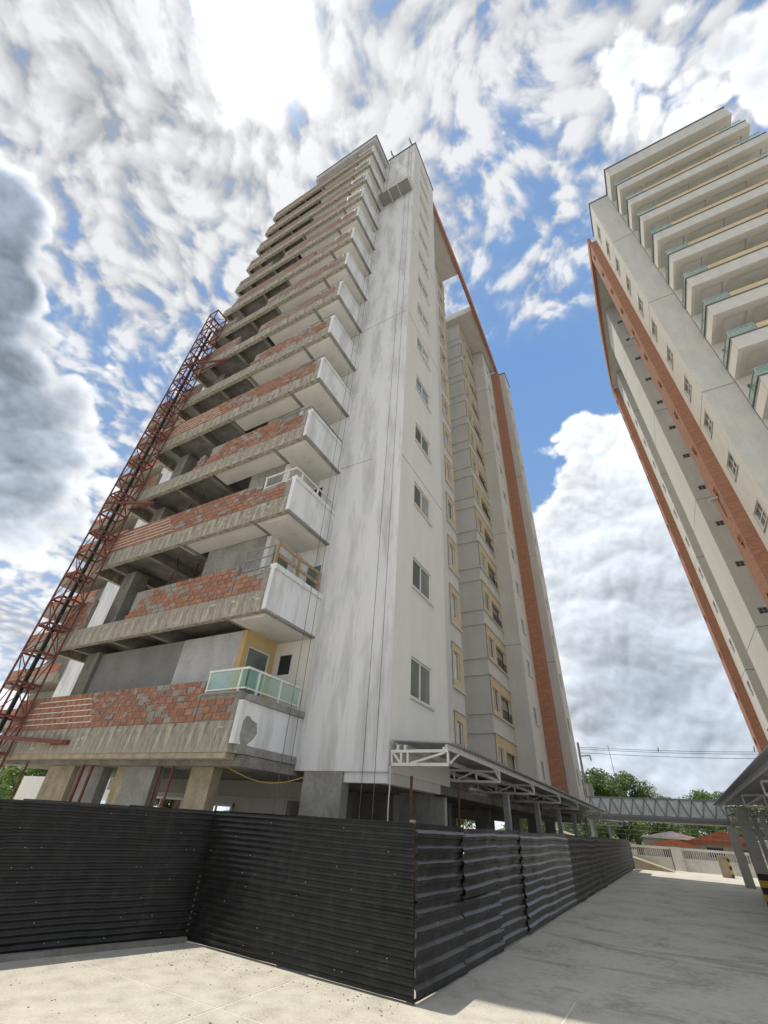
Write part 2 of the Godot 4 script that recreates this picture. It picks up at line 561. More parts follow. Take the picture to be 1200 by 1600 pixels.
func facing(st: SurfaceTool, a: Vector3, b: Vector3, c: Vector3, d: Vector3, n: Vector3):
	if (c - a).cross(b - a).dot(n) > 0.0:
		quad(st, a, b, c, d)
	else:
		quad(st, a, d, c, b)

# window meshes are made once per kind, lying in the plane of u and up, looking along n
var window_kinds := {}
func window_kind(key: String, w: float, h: float, u: Vector3, n: Vector3, leaves: int, cross := false):
	var fr := stool()
	var t := 0.045
	var dep := 0.06
	var edge := func(u0, u1, v0, v1, d0, d1):
		var p0: Vector3 = u * u0 + Vector3.UP * v0 + n * d0
		var p1: Vector3 = u * u1 + Vector3.UP * v1 + n * d1
		bx(fr, p0.x, p1.x, p0.y, p1.y, p0.z, p1.z)
	edge.call(0.0, w, 0.0, t, 0.0, dep)
	edge.call(0.0, w, h - t, h, 0.0, dep)
	edge.call(0.0, t, t, h - t, 0.0, dep)
	edge.call(w - t, w, t, h - t, 0.0, dep)
	for i in leaves - 1:
		var c := w * (i + 1) / leaves
		edge.call(c - t * 0.6, c + t * 0.6, t, h - t, 0.005, dep - 0.005)
	if cross:
		edge.call(t, w - t, h * 0.5 - t * 0.5, h * 0.5 + t * 0.5, 0.008, dep - 0.008)
	var pane := stool()
	var pw := (w - 2 * t) / leaves
	var q0 := Vector3.UP * t + n * 0.02
	var q1 := u * pw + Vector3.UP * (h - t) + n * 0.032
	bx(pane, q0.x, q1.x, q0.y, q1.y, q0.z, q1.z)
	window_kinds[key] = [fr.commit(), pane.commit(), pw, t, u, leaves, n]

func n_shift(i: int, k: Array) -> Vector3:   # sliding leaves run in two tracks
	return k[6] * 0.014 * (i % 2)

func window(key: String, parent: Node3D, at: Vector3, glass := "window_glass", frame := "white_frame", called := "window"):
	var k = window_kinds[key]
	var f := inst(called, k[0], frame, parent, at)
	for i in k[5]:
		var gl := glass
		if glass == "window_glass":
			gl = ["window_glass", "window_blind", "window_dim", "window_sky", "window_glass"][rng.randi() % 5]
		inst("pane", k[1], gl, f, at + k[4] * (k[3] + k[2] * i) + n_shift(i, k))
	return f

# ------------------------------------------------------------------ ground
func build_ground():
	var st := stool()
	bx(st, -300, 300, -0.5, -0.06, -400, 150)
	structure(put("ground", st, "soil"), "bare earth and grass around the building site")
	var base := stool()
	bx(base, -60, 45.0, -0.058, -0.001, -54, 70)  # widened out of view so sunlit concrete bounces light onto the facades
	var pav := put("pavement", base, "joint")
	structure(pav, "pale concrete pavement of cast slabs with light joints")
	var step := 3.2
	for i in 8:
		var x0 := -4.85 + (i - 3) * step
		for j in 5:
			var z1 := -5.3 + (4 - j) * step
			put_slab(pav, x0, minf(x0 + step, 11.9), z1 - step, z1, 0.011, "slab")
	for i in 3:
		for j in 7:
			var z1 := -8.5 - j * 6.4
			put_slab(pav, -14.45 + i * 8.8, minf(-14.45 + (i + 1) * 8.8, 11.9), maxf(z1 - 6.4, -53.9), z1, 0.006, "drive")
	# rubber marks left by turning cars
	for q in [[Vector3(-1.6, .006, -17.5), 4.6, 0.2, 1.9], [Vector3(-0.4, .006, -16.8), 4.4, 0.1, 2.0], [Vector3(-0.2, .006, -25), 5.0, 2.2, 3.9]]:
		var tm := stool()
		for i in 26:
			var a0: float = lerpf(q[2], q[3], i / 26.0)
			var a1: float = lerpf(q[2], q[3], (i + 1) / 26.0)
			var w := 0.09 + 0.03 * sin(i * 0.9)
			facing(tm, q[0] + Vector3(cos(a0), 0, sin(a0)) * (q[1] - w), q[0] + Vector3(cos(a1), 0, sin(a1)) * (q[1] - w), q[0] + Vector3(cos(a1), 0, sin(a1)) * (q[1] + w), q[0] + Vector3(cos(a0), 0, sin(a0)) * (q[1] + w), Vector3.UP)
		put("tyre_mark", tm, "tyre_mark", pav)
	for q in [[-1.84, -8.98, .22, .09], [-0.70, -8.65, .26, .08], [-2.4, -10.4, .5, .12], [-0.9, -10.8, .7, .16], [0.3, -13.0, .6, .25], [-2.0, -14.6, .4, .2]]:
		var sp := stool()
		var rim := []
		for i in 20:
			var a := TAU * i / 20.0
			var rr := 1.0 + rng.randf_range(-.22, .22)
			rim.append(Vector3(q[0] + cos(a) * q[2] * rr, .006, q[1] + sin(a) * q[3] * rr))
		var cc := Vector3(q[0], .006, q[1])
		for i in 20:
			for v in [cc, rim[i], rim[(i + 1) % 20]]:
				sp.set_normal(Vector3.UP)
				sp.add_vertex(v)
		put("oil_stain", sp, "tyre_mark", pav)
	# chips of paint, plaster and leaves swept against the hoarding
	var ch := [stool(), stool()]
	for i in 300:
		var near := i < 170
		var p := Vector3(rng.randf_range(-8.0, -1.5), 0.003, rng.randf_range(-6.7, -3.5))
		if near:
			p = Vector3(rng.randf_range(-7.6, -3.3), 0.003, -6.78 + absf(rng.randfn(0.0, 0.35)))
		if p.x < -7.4 - (p.z + 7.0) * 0.30 + 0.2:
			continue
		if i % 9 == 0:
			p = Vector3(rng.randf_range(-3.0, 1.5), 0.003, rng.randf_range(-14.0, -6.0))
		var s := rng.randf_range(0.003, 0.010) * (1.5 if i % 13 == 0 else 1.0)
		var a := rng.randf() * TAU
		var u := Vector3(cos(a), 0, sin(a)) * s
		var v := Vector3(-sin(a), 0, cos(a)) * s * rng.randf_range(0.4, 1.0)
		var t: SurfaceTool = ch[0 if i % 3 else 1]
		var up := Vector3(0, rng.randf_range(0.002, 0.007), 0)
		hexa(t, [p - u - v, p + u - v, p + u + v, p - u + v, p - u - v + up, p + u - v + up, p + u * 0.7 + v + up, p - u + v * 0.7 + up])
	for k in 2:
		var o := put("debris", ch[k], ["litter_dark", "litter_pale"][k])
		o.set_meta("kind", "stuff")
		o.set_meta("label", ["dark crumbs and dry leaf bits scattered on the pavement", "white paint and plaster chips scattered on the pavement"][k])
		o.set_meta("category", "debris")

func put_slab(pav: Node3D, x0: float, x1: float, z0: float, z1: float, gap: float, m: String):
	var s := stool()
	var lift := rng.randf_range(0.0, 0.003)
	bx(s, x0 + gap, x1 - gap, -0.05, lift, z0 + gap, z1 - gap)
	put("slab", s, m, pav)

# ------------------------------------------------------------------ main tower
func build_main_tower():
	var t := thing("apartment_tower", "unfinished apartment tower with exposed brick balconies and white plastered corner wall", "tower", Vector3(-10, 0, -9.05))
	var X := Vector3(1, 0, 0)
	var Z := Vector3(0, 0, 1)
	var MZ := Vector3(0, 0, -1)
	window_kind("wa", 1.36, 1.0, MZ, X, 2)
	window_kind("wy", 0.75, 1.25, MZ, X, 1)
	window_kind("wb", 1.0, 1.2, MZ, X, 2)
	window_kind("wc", 1.0, 1.0, MZ, X, 2)
	window_kind("wd", 0.9, 1.0, MZ, X, 2)
	# inner masses that close the building
	var core := stool()
	bx(core, -17.0, -8.9, 2.72, 45.4, -12.4, -35.6)
	bx(core, -7.2, -5.15, 2.72, 46.3, -9.25, -12.45)
	bx(core, -9.0, -7.25, 2.72, 45.6, -9.25, -20.0)
	bx(core, -8.95, -7.25, 2.72, 45.6, -24.95, -29.2)
	bx(core, -9.0, -6.2, 2.72, 45.6, -29.3, -35.6)
	bx(core, -6.2, -4.8, 2.72, 45.6, -33.75, -35.6)
	put("core", core, "inner_plaster", t)
	# --- corner block A
	var fw := stool()
	wall_face(fw, Vector3(-7.33, 2.62, -9.05), X, Z, 2.43, 43.88, [])
	bx(fw, -7.33, -4.9, 2.60, 2.62, -9.049, -9.4)
	put("plastered_wall", fw, "white_plaster", t).set_meta("label", "blotchy white plastered front wall of the corner")
	var holes := []
	for k in FLOORS:
		holes.append([1.04, 2.40, 4.32 + PITCH * k - 2.62, 5.32 + PITCH * k - 2.62])
	var rw := stool()
	wall_face(rw, Vector3(-4.9, 2.62, -9.05), MZ, X, 3.55, 43.88, holes)
	wall_face(rw, Vector3(-4.9, 2.62, -12.6), -X, MZ, 2.1, 43.88, [])
	bx(rw, -5.2, -4.902, 2.603, 2.62, -9.4, -12.6)
	put("side_wall", rw, "paint_cream", t)
	for k in FLOORS:
		window("wa", t, Vector3(-5.01, 4.32 + PITCH * k, -10.09), "window_glass")
		boxpart("sill", "paint_band", t, -4.9, -4.84, 4.25 + PITCH * k, 4.315 + PITCH * k, -10.02, -11.52)
	for y in [11.7, 20.7, 29.7, 38.7]:
		boxpart("groove", "groove", t, -4.9, -4.896, y, y + 0.02, -9.1, -12.55)
	boxpart("coping", "coping", t, -7.38, -4.84, 46.5, 46.62, -8.98, -12.66)
	# vertical plaster joints on the white wall, proud ribs and a recess line
	for q in [[-6.72, 0.03], [-6.02, 0.02], [-5.25, 0.012]]:
		boxpart("plaster_ridge", "white_plaster", t, q[0], q[0] + q[1], 2.7, 46.4, -9.05, -9.042)
	for y in [11.9, 20.8]:
		boxpart("groove", "groove", t, -7.3, -6.05 if y < 15 else -4.95, y, y + 0.018, -9.05, -9.046)
	# --- recess with yellow panels
	var yh := []
	for k in FLOORS:
		yh.append([6.3, 7.05, 4.2 + PITCH * k - 2.62, 5.45 + PITCH * k - 2.62])
	var yw := stool()
	wall_face(yw, Vector3(-7.0, 2.62, -12.6), MZ, X, 7.55, 43.2, yh)
	wall_face(yw, Vector3(-7.0, 2.62, -20.15), -X, MZ, 1.9, 43.2, [])
	put("recessed_wall", yw, "paint_band", t)
	for k in FLOORS:
		var y0 := 3.82 + PITCH * k
		var p := stool()
		wall_face(p, Vector3(-6.965, y0, -18.68), MZ, X, 1.45, 1.98, [[0.22, 0.97, 0.38, 1.63]], 0.05)
		bx(p, -6.998, -6.967, y0 + 1.96, y0 + 1.98, -18.68, -20.13)
		put("yellow_panel", p, "yellow", t)
		window("wy", t, Vector3(-7.09, 4.2 + PITCH * k, -18.9), "window_glass")
		boxpart("moulding", "paint_band", t, -7.0, -6.90, y0 - 0.09, y0 - 0.02, -18.62, -20.17)
		boxpart("moulding", "paint_band", t, -7.0, -6.92, y0 + 1.985, y0 + 2.04, -18.62, -20.16)
	# --- wing B
	var bf := stool()
	wall_face(bf, Vector3(-9.0, 2.62, -24.7), X, Z, 1.95, 43.9, [])
	put("grey_wall", bf, "paint_grey", t)
	var bh := []
	for k in FLOORS:
		bh.append([0.45, 1.45, 4.15 + PITCH * k - 2.62, 5.35 + PITCH * k - 2.62])
		bh.append([1.95, 4.05, 4.0 + PITCH * k - 2.62, 5.3 + PITCH * k - 2.62])
	var bs := stool()
	wall_face(bs, Vector3(-7.05, 2.62, -24.7), MZ, X, 4.33, 43.0, bh, 0.12)
	put("spandrel_wall", bs, "paint_band", t)
	for k in FLOORS:
		var y0 := 3.9 + PITCH * k
		var p := stool()
		wall_face(p, Vector3(-7.01, y0, -24.74), MZ, X, 4.28, 2.0, [[0.41, 1.41, 0.25, 1.45], [1.91, 4.01, 0.1, 1.4]], 0.05)
		put("yellow_panel", p, "yellow", t)
		window("wb", t, Vector3(-7.14, 4.15 + PITCH * k, -25.15), "window_glass")
		var ni := stool()
		wall_face(ni, Vector3(-7.6, 4.0 + PITCH * k, -26.65), MZ, X, 2.1, 1.3, [])
		put("air_conditioner_niche", ni, "inner_plaster", t)
		var ac := stool()
		bx(ac, -7.45, -7.1, 4.03 + PITCH * k, 4.55 + PITCH * k, -26.9, -27.7)
		if k % 3 != 1:
			put("air_conditioner", ac, "grey_metal", t)
		var ra := stool()
		bx(ra, -7.03, -7.0, 4.46 + PITCH * k, 4.5 + PITCH * k, -26.66, -28.74)
		for i in 12:
			var z := -26.75 - i * 0.175
			bar(ra, Vector3(-7.015, 4.0 + PITCH * k, z), Vector3(-7.015, 4.47 + PITCH * k, z - 0.06 * (i % 2)), 0.022)
		put("niche_railing", ra, "dark_metal", t)
		for yy in [y0 - 0.06, y0 - 1.0]:
			var mo := stool()
			bx(mo, -9.0, -6.95, yy, yy + 0.055, -24.62, -24.70)
			bx(mo, -7.05, -6.95, yy, yy + 0.055, -24.70, -29.0)
			put("moulding", mo, "paint_grey", t)
	# --- wing C
	var cf := stool()
	wall_face(cf, Vector3(-7.05, 2.62, -29.05), X, Z, 1.1, 43.0, [])
	put("grey_wall", cf, "paint_grey", t)
	var chl := []
	for k in FLOORS:
		chl.append([1.15, 2.15, 4.32 + PITCH * k - 2.62, 5.32 + PITCH * k - 2.62])
	var cw := stool()
	wall_face(cw, Vector3(-5.95, 2.62, -29.05), MZ, X, 3.45, 43.0, chl)
	put("side_wall", cw, "paint_cream", t)
	for k in FLOORS:
		window("wc", t, Vector3(-6.06, 4.32 + PITCH * k, -30.2), "window_glass")
		boxpart("sill", "paint_band", t, -5.95, -5.90, 4.26 + PITCH * k, 4.315 + PITCH * k, -30.14, -31.26)
	for y in [11.95, 20.95, 29.95, 38.95]:
		boxpart("groove", "groove", t, -7.0, -5.95, y, y + 0.03, -29.046, -29.05)
		boxpart("groove", "groove", t, -5.95, -5.946, y, y + 0.03, -29.05, -32.5)
		boxpart("groove", "groove", t, -5.15, -4.55, y, y + 0.03, -33.496, -33.5)
	# --- brick strip
	var br := stool()
	wall_face(br, Vector3(-5.95, 2.4, -32.5), X, Z, 0.8, 43.3, [])
	wall_face(br, Vector3(-5.15, 2.4, -32.5), MZ, X, 1.0, 43.3, [])
	put("brick_pilaster", br, "facing_brick", t)
	for k in FLOORS:
		if k % 3 == 0:
			boxpart("louvre", "dark_glass", t, -5.16, -5.143, 4.8 + PITCH * k, 5.3 + PITCH * k, -32.9, -33.2)
	# --- end block D
	var df := stool()
	wall_face(df, Vector3(-5.15, 2.62, -33.5), X, Z, 0.6, 43.7, [])
	put("grey_wall", df, "paint_grey", t)
	var dh := []
	for k in FLOORS:
		dh.append([0.45, 1.35, 4.32 + PITCH * k - 2.62, 5.32 + PITCH * k - 2.62])
	var dw := stool()
	wall_face(dw, Vector3(-4.55, 2.62, -33.5), MZ, X, 2.3, 43.7, dh)
	wall_face(dw, Vector3(-4.55, 2.62, -35.8), -X, MZ, 12.45, 43.7, [])
	put("side_wall", dw, "paint_cream", t)
	for k in FLOORS:
		window("wd", t, Vector3(-4.66, 4.32 + PITCH * k, -33.95), "window_glass")
	boxpart("coping", "coping", t, -5.2, -4.48, 46.32, 46.42, -33.42, -35.86)
	# --- roof slabs joined by the bowed red beam
	var so := stool()
	bx(so, -7.0, -5.36, 45.75, 46.35, -12.62, -19.9)
	bx(so, -9.0, -5.36, 45.75, 46.35, -24.0, -32.45)
	put("roof_slab", so, "paint_grey", t)
	boxpart("parapet", "paint_band", t, -9.0, -5.36, 46.352, 46.75, -24.0, -24.15)
	var bm := stool()
	var n := 24
	for i in n:
		var za := -12.66 - (33.5 - 12.66) * i / n
		var zb := -12.66 - (33.5 - 12.66) * (i + 1) / n
		var xa := -5.20 + 0.14 * sin(PI * i / n)
		var xb := -5.20 + 0.14 * sin(PI * (i + 1) / n)
		hexa(bm, [Vector3(-5.357, 45.55, zb), Vector3(xb, 45.55, zb), Vector3(xa, 45.55, za), Vector3(-5.357, 45.55, za), Vector3(-5.357, 46.5, zb), Vector3(xb, 46.5, zb), Vector3(xa, 46.5, za), Vector3(-5.357, 46.5, za)])
	put("roof_beam", bm, "facing_brick", t)
	# --- balconies
	for k in FLOORS:
		raw_balcony(t, k)
	# top slab over the last balcony, and roof edge
	var rs := stool()
	bx(rs, -13.1, -7.33, 44.71, 45.62, -7.0, -9.04)
	bx(rs, -17.0, -13.1, 44.0, 44.6, -7.3, -12.0)
	put("roof_edge", rs, "pale_plaster", t)
	boxpart("coping", "coping", t, -13.15, -7.27, 45.62, 45.70, -6.94, -9.04)
	build_open_floor(t)

func brick_rows(k: int) -> Array:   # [x from, x to, rows of bricks]
	match k:
		0: return [[-16.9, -8.68, 6]]
		1: return [[-16.9, -15.35, 7], [-13.3, -8.68, 6]]
		2: return [[-16.9, -8.68, 6]]
		3: return [[-16.6, -15.2, 5], [-13.0, -12.4, 4], [-12.4, -8.68, 6]]
		4: return [[-16.9, -8.68, 6]]
		5: return [[-16.7, -15.4, 6], [-12.0, -8.68, 5]]
		6: return [[-16.9, -13.8, 6], [-12.6, -8.68, 5]]
		7: return [[-16.9, -15.0, 5], [-12.9, -8.68, 5]]
		8: return [[-16.4, -10.0, 6], [-10.0, -8.68, 4]]
		9: return [[-16.9, -14.0, 5], [-13.2, -8.68, 6]]
	return [[-16.9, -8.68, 5]]

var brick_meshes := []
var single_bricks := 0
var joined := {}

func lay_bricks(par: Node3D, k: int, x0: float, x1: float, y0: float, rows: int, zf: float, broken: bool):
	if brick_meshes.is_empty():
		for i in 4:
			var st := stool()
			var w := 0.121 - 0.003 * (i % 2)
			var h := 0.065 - 0.002 * (i / 2)
			var c := 0.004
			# chamfered front, so that edges catch light
			hexa(st, [Vector3(-w, -h, -.06), Vector3(w, -h, -.06), Vector3(w, -h, 0), Vector3(-w, -h, 0), Vector3(-w, h, -.06), Vector3(w, h, -.06), Vector3(w, h, 0), Vector3(-w, h, 0)])
			quad(st, Vector3(-w + c, -h + c, .008), Vector3(-w + c, h - c, .008), Vector3(w - c, h - c, .008), Vector3(w - c, -h + c, .008))
			facing(st, Vector3(-w, -h, 0), Vector3(w, -h, 0), Vector3(w - c, -h + c, .008), Vector3(-w + c, -h + c, .008), Vector3(0, -1, 1))
			facing(st, Vector3(-w, h, 0), Vector3(w, h, 0), Vector3(w - c, h - c, .008), Vector3(-w + c, h - c, .008), Vector3(0, 1, 1))
			facing(st, Vector3(-w, -h, 0), Vector3(-w, h, 0), Vector3(-w + c, h - c, .008), Vector3(-w + c, -h + c, .008), Vector3(-1, 0, 1))
			facing(st, Vector3(w, -h, 0), Vector3(w, h, 0), Vector3(w - c, h - c, .008), Vector3(w - c, -h + c, .008), Vector3(1, 0, 1))
			brick_meshes.append(st.commit())
	var pw := 0.264
	var ph := 0.148
	var n := int(floor((x1 - x0) / pw))
	for j in rows:
		var cut := 0
		if broken:
			cut = int(j * 0.8 + rng.randf())
		for i in n - cut:
			var x := x1 - (i + 0.5) * pw - (0.13 if j % 2 else 0.0)
			if x < x0 + 0.1:
				continue
			var at := Vector3(x + rng.randf_range(-.006, .006), y0 + (j + 0.5) * ph, zf + rng.randf_range(-.004, .005))
			# worn, mortar-smeared bricks sit in drifts along the wall
			var drift := sin(x * 1.7 + k * 2.1) + 0.7 * sin(x * 4.3 + j * 1.3 + k) + rng.randf_range(-0.8, 0.8)
			var mi: int = 4 if drift > 1.2 else [0, 0, 1, 2, 2, 3][rng.randi() % 6]
			if x < -12.4 and k in [0, 2, 4]:
				mi = [0, 2, 2, 1][rng.randi() % 4]
			if single_bricks < 298 and k <= 1:
				single_bricks += 1
				inst("brick", brick_meshes[rng.randi() % 4], "brick_%d" % mi, par, at)
			else:
				var c: Color = [L(.29, .14, .092), L(.25, .125, .085), L(.31, .16, .108), L(.23, .135, .10), L(.27, .255, .23)][mi] * rng.randf_range(0.85, 1.12)
				if k >= 6:
					c = c.lerp(L(.25, .225, .195), 0.45)  # glare on the upper floors painted in by greying the brick colour
				var st: SurfaceTool = joined["bricks"]
				st.set_color(c)
				bx(st, at.x - .120, at.x + .120, at.y - .064, at.y + .064, at.z - .06, at.z + .008)

func smear(st: SurfaceTool, c: Vector3, rx: float, ry: float):
	var n := 9
	var rim := []
	for i in n:
		var a := TAU * i / n
		var r := rng.randf_range(.6, 1.2)
		rim.append(c + Vector3(cos(a) * rx * r, sin(a) * ry * r, -.005))
	for i in n:
		var nn := Vector3(0, 0, 1)
		for v in [c, rim[(i + 1) % n], rim[i]]:
			st.set_normal(nn)
			st.add_vertex(v)

func raw_balcony(t: Node3D, k: int):
	var yb := SLAB0 + PITCH * k
	if not joined.has("bricks"):
		joined["bricks"] = stool()
	var xl := -16.95
	# concrete edge beam, slab and cross beams
	var st := stool()
	bx(st, xl, -7.46, yb, yb + 0.58, -7.0, -7.16)
	bx(st, xl, xl + 0.16, yb, yb + 0.58, -7.16, -11.9)
	var b := put("balcony", st, "stained_concrete", t)
	if k < 6:
		var dr := stool()       # pale lime runs on the raw beam
		for i in 34:
			var x := xl + 0.2 + (16.95 - 7.8) * rng.randf()
			var h := rng.randf_range(.06, .30)
			var y1 := yb + rng.randf_range(.30, .57)
			var w := rng.randf_range(.006, .016)
			var y0 := maxf(y1 - h, yb + .02)
			var sk := rng.randf_range(-.03, .03)
			hexa(dr, [Vector3(x - w * .4 + sk, y0, -7.01), Vector3(x + w * .4 + sk, y0, -7.01), Vector3(x + w * .3 + sk, y0, -6.996), Vector3(x - w * .3 + sk, y0, -6.996), Vector3(x - w, y1, -7.01), Vector3(x + w, y1, -7.01), Vector3(x + w, y1, -6.995), Vector3(x - w, y1, -6.995)])
		for i in 14:
			var c := Vector3(xl + .3 + 9.0 * rng.randf(), yb + rng.randf_range(.10, .5), -6.993)
			smear(dr, c, rng.randf_range(.04, .14), rng.randf_range(.02, .05))
		put("lime_run", dr, "lime", b).set_meta("kind", "stuff")
	var sl := stool()
	bx(sl, xl + 0.16, -7.46, yb + 0.40, yb + 0.575, -7.165, -12.0)
	for x in [-8.82, -12.0, -15.9, -13.8]:
		bx(sl, x, x + 0.17, yb + 0.03, yb + 0.405, -7.165, -11.9)
	bx(sl, xl + 0.16, -8.65, yb + 0.06, yb + 0.405, -9.3, -9.5)
	put("floor_slab", sl, "concrete", b)
	# finished ceiling strips
	if k >= 1 and k not in [1]:
		boxpart("soffit_panel", "soffit", b, -11.85 + 0.25 * sin(k * 2.3), -8.835, yb + 0.05, yb + 0.085, -7.165, -7.84)
	if k >= 1:
		var cs := stool()
		bx(cs, -8.65, -7.46, yb + 0.0, yb + 0.04, -7.165, -9.04)
		put("soffit_panel", cs, "soffit", b)
		var ins := stool()
		bx(ins, -8.38, -7.58, yb - 0.025, yb - 0.002, -7.25, -8.85)
		put("soffit_panel", ins, "soffit", b)
		boxpart("ceiling_light", "lamp_panel", b, -8.06, -7.88, yb - 0.045, yb - 0.027, -7.95, -8.13)
	# end panel towards the driveway
	if k == 0:
		var ep := stool()
		bx(ep, -7.46, -7.33, yb + 0.16, yb + 0.98, -7.0, -9.049)
		put("end_panel", ep, "white_plaster", b)
		boxpart("end_panel", "bare_plaster", b, -7.47, -7.315, yb, yb + 0.158, -7.12, -9.049)
		# patch of bare render on the plaster, a real thin coat with a ragged outline
		var pt := stool()
		var ring := []
		for i in 18:
			var a := TAU * i / 18.0
			var r := 1.0 + 0.16 * sin(3.0 * a + 1.0) + rng.randf_range(-.10, .10)
			ring.append(Vector3(-7.327, yb + 0.42 + sin(a) * 0.27 * r, -7.33 - cos(a) * 0.24 * r))
		for i in 18:
			var c := Vector3(-7.325, yb + 0.42, -7.33)
			for v in [c, ring[(i + 1) % 18], ring[i]]:
				pt.set_normal(Vector3(1, 0, 0))
				pt.add_vertex(v)
		put("render_patch", pt, "bare_plaster", b)
		boxpart("sill", "bare_plaster", b, -7.49, -7.27, yb + 0.985, yb + 1.12, -7.14, -9.049)
		boxpart("sill", "mortar", b, -8.7, -7.46, yb + 1.13, yb + 1.17, -6.97, -7.2)
	else:
		boxpart("end_panel", "white_plaster", b, -7.46, -7.33, yb + 0.05, yb + 1.13, -7.0, -9.049)
		boxpart("drip_edge", "bare_plaster", b, -7.47, -7.335, yb + 0.0, yb + 0.048, -7.0, -9.049)
		var cp := stool()
		bx(cp, -7.52, -7.27, yb + 1.132, yb + 1.21, -7.0, -9.049)
		bx(cp, -7.50, -7.295, yb + 1.212, yb + 1.29, -7.0, -9.049)
		put("sill", cp, "white_plaster", b)
		boxpart("corner_render", "mortar", b, -7.62, -7.462, yb + 0.58, yb + 1.18, -6.985, -7.15)
	# brick parapet on the concrete beam
	var mo := stool()
	if k != 0:
		bx(mo, -8.7, -7.62, yb + 0.58, yb + 1.17, -7.012, -7.14)
	else:
		bx(mo, -8.7, -7.46, yb + 0.58, yb + 1.13, -7.012, -7.14)
	put("brick_parapet", mo, "mortar", b)
	var rows := brick_rows(k)
	for q in rows:
		mo = stool()
		bx(mo, q[0] + (0.25 if q[0] > -16.5 else 0.0), q[1], yb + 0.58, yb + 0.58 + q[2] * 0.148, -7.012, -7.13)
		put("brick_parapet", mo, "mortar", b)
	if k in [0, 2, 4]:
		# long proud mortar courses on the newer brickwork at the left
		mo = stool()
		for j in 5:
			bx(mo, -16.4 + 0.2 * j, -12.6 - 0.1 * j, yb + 0.58 + (j + 1) * 0.148 - 0.010, yb + 0.58 + (j + 1) * 0.148 + 0.008, -6.990, -7.02)
		put("mortar_course", mo, "joint", b).set_meta("kind", "stuff")
	if k < 6:
		var sm := stool()
		for i in 26:
			var q: Array = rows[rng.randi() % rows.size()]
			var c := Vector3(rng.randf_range(maxf(q[0] + .2, -13.0 if k % 2 == 0 else -17.0), q[1] - .1), yb + 0.6 + rng.randf() * (q[2] * 0.148 - .05), -6.986)
			if c.x < q[0]:
				continue
			smear(sm, c, rng.randf_range(.05, .17), rng.randf_range(.03, .08))
		put("mortar_smear", sm, "mortar", b).set_meta("kind", "stuff")
	for q in rows:
		lay_bricks(b, k, q[0], q[1], yb + 0.58, q[2], -7.004, q[0] > -16.5)
	lay_bricks(b, k, -8.68, -7.62, yb + 0.60, 4 if k else 3, -7.004, false)
	# column, walls behind
	boxpart("column", "concrete", b, -15.75, -15.1, yb + 0.58, yb + 3.03, -7.75, -8.3)
	var yt := yb + PITCH
	var wl := "bare_plaster"
	match k:
		0:
			boxpart("rear_wall", "pale_plaster", b, -11.1, -8.83, yb + 0.58, yt - 0.02, -7.85, -8.0)
			boxpart("rear_wall", "wet_plaster", b, -15.08, -11.1, yb + 0.58, yt - 0.02, -7.86, -8.0)
		1:
			boxpart("rear_wall", wl, b, -11.4, -8.83, yb + 0.58, yt + 0.05, -7.85, -8.0)
		_:
			var xe: float = -11.0 - 0.9 * sin(k * 1.9)
			boxpart("rear_wall", wl, b, xe, -8.83, yb + 0.58, yt + 0.05, -7.85, -8.0)
	var bw := stool()
	bx(bw, -15.0, -8.9, yb + 0.58, yt + 0.4, -11.9, -12.0)
	put("inner_wall", bw, "concrete", b)
	if k >= 1:
		# hollow-brick infill seen under the beams
		var iw := stool()
		for i in 5:
			var x := -14.9 + i * 0.95
			bx(iw, x, x + 0.75, yt + 0.0, yt + 0.38, -9.29, -9.24)
		put("infill_wall", iw, "brick_3", b)
	# shoring props and a loose cable in the open bay
	if k >= 1 and k <= 10:
		for i in 2:
			var px := -14.4 + i * 1.1 + 0.5 * sin(k * 1.7 + i)
			var pr := stool()
			tube(pr, Vector3(px, yb + .575, -8.4 - .3 * i), Vector3(px + .03, yt + .40, -8.4 - .3 * i), .03, .025, 6)
			put("shoring_prop", pr, "red_steel", b)
		var lc := stool()
		var lp := Vector3(-13.4, yt + .38, -8.1)
		for i in 10:
			var u := (i + 1) / 10.0
			var np := Vector3(-13.4 + 1.5 * u, yt + .38 - .75 * sin(PI * u) - .1 * u, -8.1 + .1 * sin(u * 7.0))
			tube(lc, lp, np, .012, .012, 5)
			lp = np
		put("loose_cable", lc, "black_rubber", b)
	# corner niche: return wall with door, back wall with window
	var yellow := k == 0
	var rh := [[0.18, 1.03, 0.0, 2.05]]
	var rt := stool()
	wall_face(rt, Vector3(-8.65, yb + 0.58, -7.85), Vector3(0, 0, -1), Vector3(1, 0, 0), 1.2, 2.42, rh, 0.15)
	bx(rt, -8.828, -8.654, yb + 0.585, yt - 0.005, -7.851, -7.99)
	put("return_wall", rt, "ochre" if yellow else "white_plaster", b)
	if not window_kinds.has("door"):
		window_kind("door", 0.85, 2.05, Vector3(0, 0, -1), Vector3(1, 0, 0), 1)
		window_kind("niche", 0.52, 0.62, Vector3(1, 0, 0), Vector3(0, 0, 1), 1)
		window_kind("niche_tall", 0.62, 1.25, Vector3(1, 0, 0), Vector3(0, 0, 1), 1)
	window("door", b, Vector3(-8.74, yb + 0.58, -8.03), "window_glass", "white_frame", "door")
	if yellow:
		boxpart("curtain", "curtain", b, -8.85, -8.835, yb + 0.6, yb + 2.6, -8.05, -8.88)
	var nb := stool()
	wall_face(nb, Vector3(-8.65, yb + 0.58, -9.05), Vector3(1, 0, 0), Vector3(0, 0, 1), 1.315, 2.42, [[0.13, 0.65, 1.48, 2.10]] if k != 1 else [[0.55, 1.17, 0.55, 1.80]], 0.1)
	put("niche_wall", nb, "paint_cream" if yellow else "white_plaster", b)
